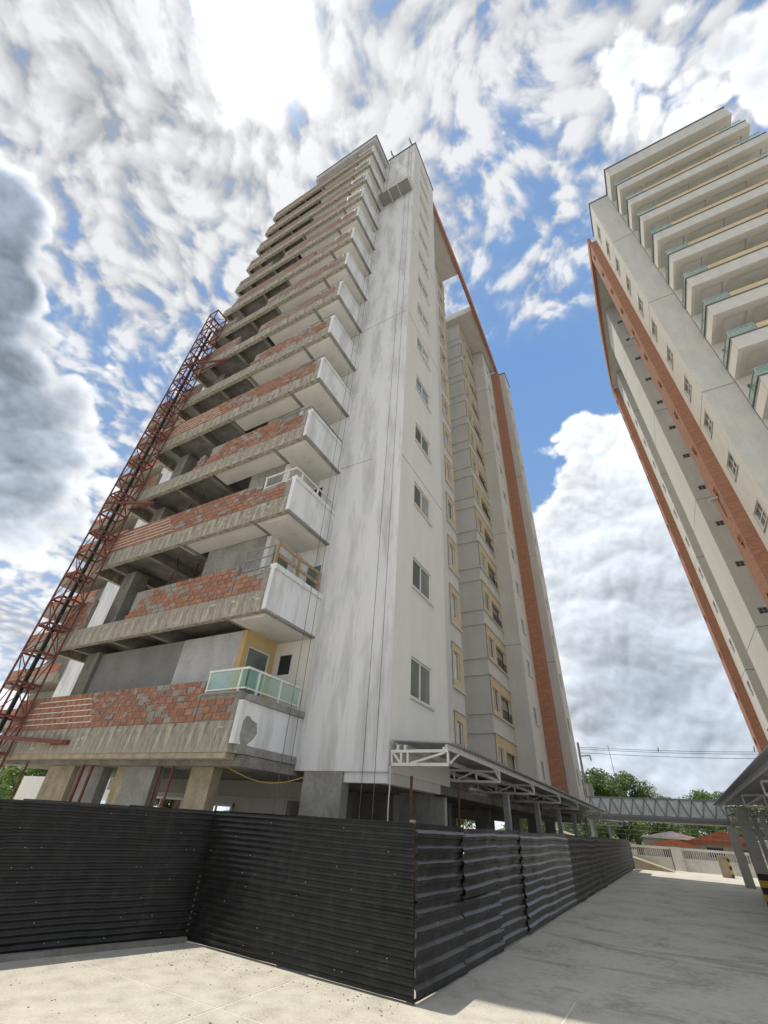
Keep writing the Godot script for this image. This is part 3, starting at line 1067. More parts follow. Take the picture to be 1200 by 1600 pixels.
	if k != 1:
		window("niche", b, Vector3(-8.52, yb + 2.06, -9.12), "dark_glass")
	else:
		window("niche_tall", b, Vector3(-8.10, yb + 1.13, -9.12), "window_glass")
	balcony_rail(b, k, yb)

func balcony_rail(b: Node3D, k: int, yb: float):
	var x0 := -8.66
	var x1 := -7.42
	var zf := -7.05
	var ze := -8.95
	if k == 0 or k >= 10:
		var y0 := yb + 1.24
		var y1 := yb + 1.66
		var fr := stool()
		bar(fr, Vector3(x0, y1, zf), Vector3(x1 + .025, y1, zf), .05, .045)
		bar(fr, Vector3(x1, y1, zf - .025), Vector3(x1, y1, ze), .05, .045)
		bar(fr, Vector3(x0, y0, zf), Vector3(x1 + .02, y0, zf), .035, .03)
		bar(fr, Vector3(x1, y0, zf - .02), Vector3(x1, y0, ze), .035, .03)
		for p in [Vector3(x0 + .05, 0, zf), Vector3(x1 - .2, 0, zf), Vector3(x1, 0, zf - .35), Vector3(x1, 0, zf - 1.1), Vector3(x1, 0, ze + .05)]:
			bar(fr, Vector3(p.x, yb + 1.13, p.z), Vector3(p.x, y1 - .02, p.z), .045)
		put("railing", fr, "white_steel", b)
		var g1 := stool()
		bx(g1, x0 + .03, x1 - .03, y0 + .02, y1 - .025, zf - .006, zf + .006)
		put("glass_panel", g1, "green_glass", b)
		var g2 := stool()
		bx(g2, x1 - .006, x1 + .006, y0 + .02, y1 - .025, zf - .03, ze)
		put("glass_panel", g2, "green_glass", b)
	elif k == 1:
		var wd := stool()
		for y in [1.62, 1.95]:
			bar(wd, Vector3(x1, yb + y, zf - .02), Vector3(x1, yb + y - 0.02, ze), .03, .09)
		for z in [zf - .03, zf - .95, ze + .05]:
			bar(wd, Vector3(x1 - .03, yb + 1.2, z), Vector3(x1 - .03, yb + 2.0, z), .07)
		put("plank_rail", wd, "wood", b)
		var mt := stool()
		for y in [1.28, 1.6, 1.9]:
			bar(mt, Vector3(x0 + .1, yb + y, zf), Vector3(x1 - .1, yb + y, zf), .03)
		for x in [x0 + .12, x1 - .12]:
			bar(mt, Vector3(x, yb + 1.18, zf), Vector3(x, yb + 1.92, zf), .03)
		put("railing", mt, "grey_metal", b)
	else:
		var m := "white_steel" if k == 2 else "grey_metal"
		var h := 0.42 if k == 2 else 0.30
		var w := 0.045 if k == 2 else 0.03
		var fr := stool()
		var y0 := yb + 1.24
		bar(fr, Vector3(x0, y0 + h, zf), Vector3(x1 + w * .5, y0 + h, zf), w)
		bar(fr, Vector3(x1, y0 + h, zf - w * .5), Vector3(x1, y0 + h, ze), w)
		bar(fr, Vector3(x0, y0, zf), Vector3(x1 + w * .4, y0, zf), w * .8)
		bar(fr, Vector3(x1, y0 + .06, zf), Vector3(x1, y0 + .06, ze), w * .8)
		for p in [Vector3(x0 + .05, 0, zf), Vector3(x1 - .3, 0, zf), Vector3(x1, 0, zf - .3), Vector3(x1, 0, zf - 1.1), Vector3(x1, 0, ze + .04)]:
			bar(fr, Vector3(p.x, y0 - .08, p.z), Vector3(p.x, y0 + h - .01, p.z), w)
		put("railing", fr, m, b)

# open ground floor under the tower
func build_open_floor(t: Node3D):
	var ce := stool()
	bx(ce, -17.0, -7.34, 2.50, 2.70, -7.3, -35.5)
	bx(ce, -7.2, -5.0, 2.42, 2.60, -9.3, -35.5)
	put("ceiling", ce, "concrete", t)
	boxpart("edge_beam", "tan_concrete", t, -16.9, -7.5, 2.60, 2.708, -7.02, -7.28)
	boxpart("edge_beam", "white_plaster", t, -6.0, -4.93, 2.40, 2.618, -9.12, -9.3)
	boxpart("edge_beam", "paint_band", t, -5.2, -4.93, 2.40, 2.60, -9.31, -12.0)
	boxpart("column", "bare_plaster", t, -7.05, -6.0, -0.01, 2.618, -9.06, -9.35)
	boxpart("column", "tan_concrete", t, -9.05, -8.36, -0.01, 2.60, -7.6, -7.86)
	boxpart("column", "bare_plaster", t, -11.3, -10.25, -0.01, 2.60, -7.6, -7.85)
	boxpart("column", "tan_concrete", t, -11.72, -11.32, -0.01, 2.60, -7.62, -7.85)
	boxpart("column", "tan_concrete", t, -14.8, -13.6, -0.01, 2.60, -7.62, -7.85)
	boxpart("column", "bare_plaster", t, -13.58, -12.5, -0.01, 2.60, -7.75, -8.0)
	for z in [-16.5, -21.0, -25.5, -30.0, -34.5]:
		boxpart("column", "bare_plaster", t, -7.1, -6.5, -0.01, 2.60, z, z - 0.3)
	boxpart("column", "bare_plaster", t, -6.2, -5.3, -0.01, 2.42, -12.2, -12.5)
	# rear walls of the ground floor with openings to the garden behind
	var rw := stool()
	wall_face(rw, Vector3(-24.0, 0.0, -11.5), Vector3(1, 0, 0), Vector3(0, 0, 1), 16.2, 2.5, [[2.0, 6.6, 0.9, 1.9], [8.2, 10.4, 0.6, 2.05], [11.2, 12.6, 0.4, 1.95], [14.6, 15.8, 0.9, 2.1]], 0.2)
	put("ground_floor_wall", rw, "paint_band", t)
	var wf := stool()
	for q in [[-22.0, -17.4, 0.9, 1.9], [-15.8, -13.6, 0.6, 2.05], [-12.8, -11.4, 0.4, 1.95]]:
		bar(wf, Vector3(q[0], q[3] - .04, -11.47), Vector3(q[1], q[3] - .04, -11.47), .06, .08)
		bar(wf, Vector3(q[0] + .04, q[2], -11.47), Vector3(q[0] + .04, q[3], -11.47), .08)
		bar(wf, Vector3(q[1] - .04, q[2], -11.47), Vector3(q[1] - .04, q[3], -11.47), .08)
		bar(wf, Vector3((q[0] + q[1]) * .5, q[2], -11.47), Vector3((q[0] + q[1]) * .5, q[3], -11.47), .05)
	put("ground_floor_frame", wf, "white_frame", t)
	boxpart("dark_beam", "inner_plaster", t, -16.5, -7.4, 2.12, 2.49, -10.6, -10.8)
	boxpart("lobby_wall", "paint_band", t, -7.0, -5.4, 0.0, 2.42, -13.4, -13.6)
	boxpart("lobby_wall", "inner_plaster", t, -12.0, -7.2, 0.0, 2.5, -14.2, -14.4)
	var lw := stool()
	wall_face(lw, Vector3(-8.6, 0, -13.7), Vector3(0, 0, -1), Vector3(1, 0, 0), 21.5, 2.5, [[3.6, 5.6, .5, 2.0], [9.0, 12.5, .4, 2.1], [15.0, 20.0, .3, 2.2]], 0.2)
	put("lobby_wall", lw, "inner_plaster", t)
	var bo: MeshInstance3D = put("bricks", joined["bricks"], "brick_far", t)
	bo.set_meta("kind", "stuff")

# ------------------------------------------------------------------ right tower
func build_right_tower():
	var t := thing("apartment_tower", "finished pale apartment tower with glass balconies and brick strips beside the driveway", "tower", Vector3(12, 0, -20))
	var X := Vector3(1, 0, 0)
	var Z := Vector3(0, 0, 1)
	var MZ := Vector3(0, 0, -1)
	window_kind("ra", 1.25, 0.98, MZ, -X, 2, true)
	window_kind("rv", 0.44, 0.36, X, Z, 2, true)
	window_kind("rf", 0.7, 1.0, MZ, -X, 1, true)
	window_kind("rs", 0.3, 0.42, MZ, -X, 1)
	var core := stool()
	bx(core, 7.1, 16.4, 2.7, 45.5, -20.15, -24.0)
	bx(core, 9.2, 16.4, 2.7, 45.5, -24.0, -43.0)
	bx(core, 7.1, 9.2, 2.7, 45.5, -30.1, -34.0)
	bx(core, 7.35, 9.2, 2.7, 45.5, -38.6, -43.0)
	put("core", core, "inner_plaster", t)
	var fw := stool()
	wall_face(fw, Vector3(6.85, 2.6, -19.9), X, Z, 1.42, 43.9, [])
	put("front_wall", fw, "paint_band", t)
	var holes := []
	for k in FLOORS:
		holes.append([0.80, 2.05, 4.34 + PITCH * k - 2.6, 5.32 + PITCH * k - 2.6])
	var sw := stool()
	wall_face(sw, Vector3(6.85, 2.6, -19.9), MZ, -X, 2.8, 43.9, holes)
	put("side_wall", sw, "paint_cream", t)
	for k in FLOORS:
		window("ra", t, Vector3(6.96, 4.34 + PITCH * k, -20.7), "window_glass")
		boxpart("window_surround", "paint_grey", t, 6.82, 6.85, 4.28 + PITCH * k, 4.335 + PITCH * k, -20.64, -22.01)
		boxpart("window_surround", "paint_grey", t, 6.82, 6.85, 4.335 + PITCH * k, 5.38 + PITCH * k, -20.64, -20.70)
		boxpart("window_surround", "paint_grey", t, 6.82, 6.85, 4.335 + PITCH * k, 5.38 + PITCH * k, -21.95, -22.01)
	boxpart("coping", "coping", t, 6.79, 8.27, 46.5, 46.62, -19.84, -22.76)
	for y in [11.75, 20.75, 29.75, 38.75]:
		boxpart("groove", "groove", t, 6.85, 8.27, y, y + .03, -19.896, -19.9)
		boxpart("groove", "groove", t, 6.846, 6.85, y, y + .03, -19.9, -22.7)
	var br := stool()
	wall_face(br, Vector3(6.27, 2.4, -22.7), X, Z, 0.6, 43.2, [])
	wall_face(br, Vector3(6.27, 2.4, -22.7), MZ, -X, 1.5, 43.2, [])
	bx(br, 6.275, 6.87, 45.58, 45.6, -22.7, -24.2)
	wall_face(br, Vector3(6.53, 2.4, -40.8), X, Z, 0.6, 43.2, [])
	wall_face(br, Vector3(6.53, 2.4, -40.8), MZ, -X, 1.3, 43.2, [])
	wall_face(br, Vector3(6.53, 2.4, -42.1), X, MZ, 1.6, 43.2, [])
	put("brick_pilaster", br, "facing_brick", t)
	for k in FLOORS:
		window("rs", t, Vector3(6.265, 4.55 + PITCH * k, -23.05), "dark_glass", "facing_brick")
		window("rs", t, Vector3(6.525, 4.55 + PITCH * k, -41.2), "dark_glass", "facing_brick")
		if k in [4, 9]:
			boxpart("wall_bracket", "white_steel", t, 5.95, 6.27, 4.4 + PITCH * k, 4.46 + PITCH * k, -23.3, -23.55)
	var g1 := stool()
	var gh := []
	for k in FLOORS:
		gh.append([0.45, 0.89, 3.47 + PITCH * k - 2.6, 3.83 + PITCH * k - 2.6])
	wall_face(g1, Vector3(6.82, 2.6, -29.9), X, Z, 2.2, 43.0, gh, .1)
	put("grey_wall", g1, "paint_grey", t)
	for k in FLOORS:
		window("rv", t, Vector3(7.27, 3.47 + PITCH * k, -29.98), "dark_glass", "grey_metal")
	var p1 := stool()
	wall_face(p1, Vector3(6.82, 2.6, -29.9), MZ, -X, 4.3, 43.0, [])
	wall_face(p1, Vector3(6.82, 2.6, -34.2), X, MZ, 2.2, 43.0, [])
	put("side_wall", p1, "paint_cream", t)
	var rc := stool()
	wall_face(rc, Vector3(9.02, 2.6, -24.2), MZ, -X, 5.7, 43.0, [])
	wall_face(rc, Vector3(9.02, 2.6, -34.2), MZ, -X, 4.24, 43.0, [])
	wall_face(rc, Vector3(6.29, 2.6, -24.2), X, MZ, 2.73, 43.0, [])
	put("recessed_wall", rc, "paint_band", t)
	var g2 := stool()
	wall_face(g2, Vector3(7.1, 2.6, -38.44), X, Z, 1.9, 43.0, [])
	put("grey_wall", g2, "paint_grey", t)
	var fh := []
	for k in FLOORS:
		fh.append([0.5, 1.2, 4.22 + PITCH * k - 2.6, 5.22 + PITCH * k - 2.6])
	var p2 := stool()
	wall_face(p2, Vector3(7.1, 2.6, -38.44), MZ, -X, 2.36, 43.0, fh)
	put("side_wall", p2, "paint_cream", t)
	for k in FLOORS:
		window("rf", t, Vector3(7.22, 4.22 + PITCH * k, -38.94), "window_glass")
	for y in [11.75, 20.75, 29.75, 38.75]:
		boxpart("groove", "groove", t, 6.82, 9.0, y, y + .03, -29.896, -29.9)
		boxpart("groove", "groove", t, 7.1, 9.0, y, y + .03, -38.436, -38.44)
		boxpart("groove", "groove", t, 6.816, 6.82, y, y + .03, -29.9, -34.2)
		boxpart("groove", "groove", t, 7.096, 7.1, y, y + .03, -38.44, -40.8)
	var rs := stool()
	bx(rs, 6.45, 9.0, 45.62, 46.2, -24.3, -40.75)
	put("roof_slab", rs, "paint_grey", t)
	var bm := stool()
	var n := 20
	for i in n:
		var za := -22.65 - (41.9 - 22.65) * i / n
		var zb := -22.65 - (41.9 - 22.65) * (i + 1) / n
		var xa := 6.22 + 0.25 * (float(i) / n) - 0.16 * sin(PI * i / n)
		var xb := 6.22 + 0.25 * (float(i + 1) / n) - 0.16 * sin(PI * (i + 1) / n)
		hexa(bm, [Vector3(xb, 45.5, zb), Vector3(6.46, 45.5, zb), Vector3(6.46, 45.5, za), Vector3(xa, 45.5, za), Vector3(xb, 46.4, zb), Vector3(6.46, 46.4, zb), Vector3(6.46, 46.4, za), Vector3(xa, 46.4, za)])
	put("roof_beam", bm, "facing_brick", t)
	# balconies towards the camera
	for k in FLOORS:
		var yb := SLAB0 + 0.18 + PITCH * k
		var st := stool()
		bx(st, 8.27, 16.4, yb, yb + 0.87, -17.9, -18.06)
		bx(st, 16.24, 16.4, yb, yb + 0.87, -18.06, -19.84)
		var b := put("balcony", st, "paint_band", t)
		boxpart("end_panel", "paint_cream", b, 8.27, 8.43, yb, yb + 0.87, -18.062, -19.84)
		var fr := stool()
		bx(fr, 8.43, 16.24, yb + .002, yb + .2, -18.062, -18.34)
		bx(fr, 8.43, 16.24, yb + .002, yb + .2, -19.55, -19.83)
		for x in [8.432, 9.75, 11.9, 14.1, 15.95]:
			bx(fr, x, x + .28, yb + .004, yb + .2, -18.342, -19.548)
		put("soffit_beam", fr, "paint_grey", b)
		for q in [[8.715, 9.745], [10.035, 11.895], [12.185, 14.095], [14.385, 15.945]]:
			boxpart("soffit_panel", "soffit", b, q[0], q[1], yb + .09, yb + .13, -18.345, -19.545)
		boxpart("floor_slab", "concrete", b, 8.432, 16.238, yb + .21, yb + .35, -18.065, -19.83)
		var cp := stool()
		bx(cp, 8.22, 16.45, yb + 0.872, yb + 0.93, -17.85, -18.12)
		bx(cp, 8.22, 8.49, yb + 0.872, yb + 0.93, -18.122, -19.84)
		put("coping", cp, "coping", b)
		boxpart("yellow_panel", "yellow", b, 9.4, 15.0, yb + 0.94, yb + 1.30, -17.88, -18.0)
		var g := stool()
		bx(g, 8.31, 9.4, yb + 1.0, yb + 1.48, -17.95, -17.962)
		put("glass_panel", g, "green_glass", b)
		g = stool()
		bx(g, 8.31, 8.322, yb + 1.0, yb + 1.48, -17.97, -19.82)
		put("glass_panel", g, "green_glass", b)
		g = stool()
		bx(g, 15.0, 16.35, yb + 1.0, yb + 1.48, -17.95, -17.962)
		put("glass_panel", g, "green_glass", b)
		var ra := stool()
		bar(ra, Vector3(8.3, yb + 1.5, -17.955), Vector3(9.4, yb + 1.5, -17.955), .05, .04)
		bar(ra, Vector3(8.315, yb + 1.5, -17.98), Vector3(8.315, yb + 1.5, -19.82), .05, .04)
		var rb := stool()
		bar(rb, Vector3(15.0, yb + 1.5, -17.955), Vector3(16.35, yb + 1.5, -17.955), .05, .04)
		put("railing", rb, "zinc", b)
		for z in [-17.96, -18.6, -19.2, -19.78]:
			bar(ra, Vector3(8.315, yb + 0.93, z), Vector3(8.315, yb + 1.49, z), .03)
		for x in [8.8, 9.35]:
			bar(ra, Vector3(x, yb + 0.93, -17.955), Vector3(x, yb + 1.49, -17.955), .03)
		put("railing", ra, "zinc", b)
		var bw := stool()
		wall_face(bw, Vector3(8.27, yb + .35, -19.85), X, Z, 8.1, 2.68, [[0.3, 1.1, 0.02, 2.1], [2.2, 4.2, 0.02, 2.15], [5.0, 6.6, .6, 2.1]], .12)
		put("rear_wall", bw, "paint_cream", b)
		boxpart("rear_glazing", "dark_glass", b, 8.5, 15.2, yb + .36, yb + 2.6, -19.98, -20.0)
	var top := stool()
	var yt := SLAB0 + 0.18 + PITCH * FLOORS
	bx(top, 8.27, 16.4, yt, yt + 1.55, -17.9, -19.84)
	put("roof_edge", top, "paint_band", t)
	boxpart("coping", "coping", t, 8.2, 16.47, yt + 1.552, yt + 1.64, -17.83, -19.84)
	# open ground floor
	boxpart("ceiling", "concrete", t, 6.9, 16.4, 2.45, 2.68, -18.0, -43.0)
	boxpart("ground_floor_wall", "inner_plaster", t, 7.4, 7.6, -0.01, 2.44, -20.5, -42.0)
	for z in [-20.3, -25.0, -30.2, -35.0, -40.0]:
		boxpart("column", "paint_grey", t, 6.9, 7.3, -0.01, 2.44, z, z - 0.6)

# ------------------------------------------------------------------ far tower on the left
func build_far_tower():
	var t := thing("apartment_tower", "distant unfinished tower with brick balconies seen behind the red hoist mast", "tower", Vector3(-40, 0, -17))
	boxpart("plastered_wall", "white_plaster", t, -37.0, -34.5, 2.6, 46.5, -17.1, -22.0)
	boxpart("core", "inner_plaster", t, -44.0, -37.0, 2.6, 45.5, -18.6, -24.0)
	var br := stool()
	for k in FLOORS:
		var yb := SLAB0 + PITCH * k
		var b := boxpart("balcony", "stained_concrete", t, -44.3, -37.0, yb, yb + .6, -16.6, -18.6)
		boxpart("brick_parapet", "mortar", b, -44.28, -37.02, yb + .602, yb + 1.28, -16.64, -16.8)
		boxpart("end_panel", "tan_concrete", b, -44.36, -44.305, yb + .1, yb + 1.35, -16.58, -18.5)
		for j in 4:
			for i in 28:
				br.set_color([L(.40, .16, .09), L(.35, .14, .08), L(.44, .18, .10), L(.30, .27, .24)][rng.randi() % 4])
				var x := -44.2 + i * .255 + (.12 if j % 2 else 0.0)
				bx(br, x, x + .24, yb + .61 + j * .17, yb + .61 + j * .17 + .155, -16.632, -16.7)
	put("bricks", br, "brick_far", t).set_meta("kind", "stuff")

# ------------------------------------------------------------------ black hoarding
var fence_noise: FastNoiseLite
func sheet_mesh(p0: Vector3, p1: Vector3, y0: float, y1: float, trapezoid: bool, out: Vector3, sd: int) -> SurfaceTool:
	var r := RandomNumberGenerator.new()
	r.seed = sd
	var st := stool()
	var hs := []
	if trapezoid:
		var pitch := 0.172
		var y := y0
		hs.append([y, 0.0])
		var b := y0 + 0.035
		while b < y1 - 0.03:
			hs.append_array([[b, 0.0], [b + .014, .036], [b + .066, .036], [b + .105, 0.0]])
			b += pitch
		hs.append([y1, 0.0])
	else:
		var n := int((y1 - y0) / 0.076 * 8)
		for i in n + 1:
			var h := y0 + (y1 - y0) * i / n
			hs.append([h, 0.013 * sin(h / 0.076 * TAU)])
	var nseg := 9
	var ph := r.randf() * 10.0
	var amp := r.randf_range(0.006, 0.015)
	var grid := []
	for i in nseg + 1:
		var t := float(i) / nseg
		var col := []
		for q in hs:
			var p := p0.lerp(p1, t)
			var bul := amp * fence_noise.get_noise_3d(t * 2.2 + ph, q[0] * 1.1 + sd, 3.0) * 2.4
			var edge: float = fence_noise.get_noise_3d(t * 3.0 + ph, sd * 3.7, 8.0) * 0.012
			col.append(Vector3(p.x, q[0] + p.y + edge, p.z) + out * (q[1] + bul))
		grid.append(col)
	if not trapezoid:
		st.set_smooth_group(0)
	else:
		st.set_smooth_group(-1)
	for i in nseg:
		for j in hs.size() - 1:
			var a: Vector3 = grid[i][j]
			var b: Vector3 = grid[i + 1][j]
			var c: Vector3 = grid[i + 1][j + 1]
			var d: Vector3 = grid[i][j + 1]
			var flip := (c - a).cross(b - a).dot(out) < 0.0
			for v in ([a, d, c, a, c, b] if flip else [a, b, c, a, c, d]):
				st.add_vertex(v)
	st.generate_normals()
	return st

func build_fence():
	fence_noise = FastNoiseLite.new()
	fence_noise.seed = 9
	fence_noise.frequency = 0.7
	var f := thing("corrugated_fence", "black painted corrugated metal hoarding around the building site", "fence", Vector3(-3.22, 0, -6.85))
	var daylight_dots := stool()  # pale studs standing in for daylight seen through holes in the sheets
	# along the driveway: wide trapezoid sheets in two courses
	var z := -6.86
	var i := 0
	var seams := [-8.62, -10.5, -12.5, -14.35, -16.45, -18.6, -20.8, -23.0, -25.1, -27.2, -29.3, -31.4, -33.5, -35.6, -37.7, -39.8, -41.9, -44.0, -46.0]
	for s in seams:
		var tilt := rng.randf_range(-0.03, 0.03)
		for c in 2:
			var y0 := 0.02 if c == 0 else 0.86
			var y1 := 0.93 if c == 0 else 1.76
			var o := 0.030 * (i % 2) + 0.010 * c
			var p0 := Vector3(-3.225 + o + rng.randf_range(-.012, .012), rng.randf_range(-.022, .022), z)
			var p1 := Vector3(-3.225 + o + rng.randf_range(-.012, .012) + tilt * 0.3, rng.randf_range(-.022, .022), s - 0.14)
			if i >= 5:
				p0.x = -3.245 + 0.01 * c
				p1.x = -3.205 + 0.01 * c
			var m := "fence_black" if z > -18.0 else "fence_worn"
			put("sheet", sheet_mesh(p0, p1, y0, y1, true, Vector3(1, 0, 0), 300 + i * 2 + c), m, f)
		z = s
		i += 1
	# across the corner and round to the left: fine corrugated sheets
	var runs := [[Vector3(-3.22, 0, -6.85), Vector3(-5.40, 0, -6.93)], [Vector3(-5.36, 0, -6.945), Vector3(-7.42, 0, -7.02)], [Vector3(-7.40, 0, -7.02), Vector3(-7.86, 0, -5.55)], [Vector3(-7.85, 0, -5.58), Vector3(-8.28, 0, -4.1)], [Vector3(-8.27, 0, -4.12), Vector3(-8.75, 0, -2.4)]]
	for k in runs.size():
		var a: Vector3 = runs[k][0]
		var b: Vector3 = runs[k][1]
		var d := (b - a).normalized()
		var out := Vector3(-d.z, 0, d.x)
		if out.dot(-a) < 0.0:
			out = -out
		for c in 2:
			var y0 := 0.03 if c == 0 else 0.84
			var y1 := 0.90 if c == 0 else 1.765 - 0.012 * k
			put("sheet", sheet_mesh(a + out * 0.012 * c, b + out * 0.012 * c, y0, y1, false, out, 500 + k * 2 + c), "fence_black", f)
			for q in 6:
				var t := rng.randf_range(0.05, 0.95)
				var p := a.lerp(b, t) + Vector3.UP * (y0 + (y1 - y0) * (0.12 + 0.25 * (q % 4))) + out * (0.024 + 0.012 * c)
				tube(daylight_dots, p - out * 0.012, p + out * 0.004, 0.005, 0.0035, 6)
	for q in 14:
		var zz := -6.95 - q * 0.6
		var p := Vector3(-3.185, [0.3, 0.65, 1.1, 1.5][q % 4] + 0.02, zz)
		tube(daylight_dots, p, p + Vector3(0.012, 0, 0), 0.006, 0.0045, 6)
	put("daylight_dots", daylight_dots, "daylight_dot", f).set_meta("kind", "stuff")
	for k in [2, 3, 4]:
		var a2: Vector3 = runs[k][0]
		var b2: Vector3 = runs[k][1]
		var st2 := stool()
		bar(st2, a2 + Vector3(0, .03, 0), b2 + Vector3(0, .03, 0), .16, .07)
		put("kerb", st2, "concrete", f)
	# timber posts that carry the sheets
	for s in [-7.13] + seams.slice(0, 12):
		var st := stool()
		var top := 1.80 if s > -7.5 else 1.70
		var px := -3.285 if s > -7.5 else -3.34
		bar(st, Vector3(px, 0, s + (0.215 if s > -7.5 else 0.12)), Vector3(px, top, s + (0.215 if s > -7.5 else 0.12)), .07)
		put("post", st, "wood", f)
	for p in [Vector3(-5.4, 0, -7.02), Vector3(-7.47, 0, -7.09), Vector3(-7.98, 0, -5.6), Vector3(-8.4, 0, -4.1)]:
		var st := stool()
		bar(st, p, p + Vector3(0, 1.68, 0), .07)
		put("post", st, "wood", f)

# ------------------------------------------------------------------ carports
func roof_sheet(z0: float, z1: float, x0: float, x1: float, y0: float, y1: float) -> SurfaceTool:
	var st := stool()
	st.set_smooth_group(0)
	var n := int(absf(z1 - z0) / 0.177 * 10)
	for i in n:
		var q := []
		for e in [i, i + 1]:
			var z := lerpf(z0, z1, float(e) / n)
			var w := 0.022 * sin(z / 0.177 * TAU)
			q.append([z, w])
		for lay in 2:
			var o := -0.006 * lay
			var a := Vector3(x0, y0 + q[0][1] + o, q[0][0])
			var b := Vector3(x1, y1 + q[0][1] + o, q[0][0])
			var c := Vector3(x1, y1 + q[1][1] + o, q[1][0])
			var d := Vector3(x0, y0 + q[1][1] + o, q[1][0])
			for v in ([a, b, c, a, c, d] if lay == 0 else [a, c, b, a, d, c]):
				st.add_vertex(v)
	st.generate_normals()
	return st

func truss(st: SurfaceTool, x0: float, x1: float, yb: float, yt0: float, yt1: float, z: float, n: int, w := 0.055):
	bar(st, Vector3(x0, yb, z), Vector3(x1, yb, z), w)
	bar(st, Vector3(x0, yt0, z), Vector3(x1, yt1, z), w)
	for i in n + 1:
		var t := float(i) / n
		var x := lerpf(x0, x1, t)
		bar(st, Vector3(x, yb, z), Vector3(x, lerpf(yt0, yt1, t), z), w * .8)
		if i < n:
			var x2 := lerpf(x0, x1, float(i + 1) / n)
			if i % 2 == 0:
				bar(st, Vector3(x, yb, z), Vector3(x2, lerpf(yt0, yt1, float(i + 1) / n), z), w * .7)
			else:
				bar(st, Vector3(x, lerpf(yt0, yt1, t), z), Vector3(x2, yb, z), w * .7)

func build_left_carport():
	var t := thing("carport", "white steel carport with zinc roof along the unfinished tower behind the hoarding", "carport", Vector3(-4.5, 0, -22), "driveway carports")
	var z := -9.1
	while z > -36.0:
		var z1 := maxf(z - 1.06, -36.2)
		var xi := -4.86 if z > -12.6 else -7.6
		put("roof_sheet", roof_sheet(z, z1 - 0.05, -3.42, xi, 3.12, 3.12 + 0.05 * (-3.42 - xi)), "zinc", t)
		z -= 1.06
	for q in [[-3.62, -9.15], [-4.55, -9.15]]:
		var pu := stool()
		bar(pu, Vector3(q[0], 3.055, q[1]), Vector3(q[0], 3.055, -36.0), .05, .10)
		put("purlin", pu, "white_steel", t)
	var pu2 := stool()
	bar(pu2, Vector3(-5.7, 3.12, -12.7), Vector3(-5.7, 3.12, -36.0), .05, .10)
	bar(pu2, Vector3(-6.8, 3.17, -12.7), Vector3(-6.8, 3.17, -36.0), .05, .10)
	put("purlin", pu2, "white_steel", t)
	var nt := stool()
	for q in [[-4.84, 2.74, -3.56, 2.74], [-4.86, 2.98, -3.56, 2.98], [-4.84, 2.76, -4.84, 2.97], [-3.58, 2.72, -3.58, 2.99], [-4.80, 2.95, -4.64, 2.77], [-4.62, 2.76, -4.62, 2.96], [-4.47, 2.76, -4.47, 2.96], [-4.40, 2.76, -3.64, 2.95]]:
		bar(nt, Vector3(q[0], q[1], -9.13), Vector3(q[2], q[3], -9.13), .055 if absf(q[1] - q[3]) < .01 else .04)
	bar(nt, Vector3(-3.58, 2.76, -9.16), Vector3(-3.58, 3.0, -9.75), .035)
	bar(nt, Vector3(-4.70, 2.97, -9.13), Vector3(-4.70, 3.10, -9.13), .045)
	bar(nt, Vector3(-3.66, 2.97, -9.13), Vector3(-3.66, 3.05, -9.13), .045)
	put("truss", nt, "white_steel", t)
	for zz in [-12.75, -16.6, -21.0, -25.4, -29.8, -34.2]:
		var st := stool()
		truss(st, -7.3, -3.6, 2.76, 3.06, 2.98, zz, 6, 0.05)
		bar(st, Vector3(-3.6, 2.80, zz), Vector3(-3.6, 3.02, zz + 0.5), .035)
		put("truss", st, "white_steel", t)
		if zz < -13.0:
			var c := stool()
			bx(c, -4.62, -4.44, -0.01, 2.73, zz - .09, zz + .09)
			put("column", c, "zinc", t)
	# a lower bay beyond the tower
	var b2 := thing("carport", "small lower carport bay beyond the end of the hoarded tower", "carport", Vector3(-4, 0, -40), "driveway carports")
	for i in 4:
		put("roof_sheet", roof_sheet(-37.6 - i * 1.06, -38.7 - i * 1.06, -2.7, -6.6, 2.78, 3.02), "zinc", b2)
	var st2 := stool()
	truss(st2, -6.5, -2.8, 2.45, 2.82, 2.66, -37.7, 6, .05)
	put("truss", st2, "white_steel", b2)
	var c2 := stool()
	tube(c2, Vector3(-4.62, 0, -38.2), Vector3(-4.62, 2.46, -38.2), .13, .13, 12)
	put("column", c2, "white_steel", b2)
	var c3 := stool()
	bx(c3, -3.78, -3.62, -.01, 2.44, -38.3, -38.14)
	put("column", c3, "zinc", b2)

func build_right_carport():
	var t := thing("carport", "white steel carport with zinc roof along the finished tower", "carport", Vector3(4.5, 0, -22), "driveway carports")
	var z := -10.0
	while z > -31.5:
		put("roof_sheet", roof_sheet(z, z - 1.11, 2.17, 6.7, 3.50, 3.72), "zinc", t)
		z -= 1.06
	for x in [2.42, 3.5, 4.6, 5.7]:
		var pu := stool()
		bar(pu, Vector3(x, 3.42 + (x - 2.17) * .045, -10.0), Vector3(x, 3.42 + (x - 2.17) * .045, -31.9), .06, .12)
		put("purlin", pu, "white_steel", t)
	for zz in [-13.0, -18.3, -23.6, -28.9, -31.6]:
		var st := stool()
		truss(st, 2.62, 6.6, 3.02, 3.36, 3.54, zz, 6, .06)
		put("truss", st, "white_steel", t)
		var c := stool()
		bx(c, 3.55, 3.75, -.01, 2.99, zz - .1, zz + .1)
		put("column", c, "zinc", t)

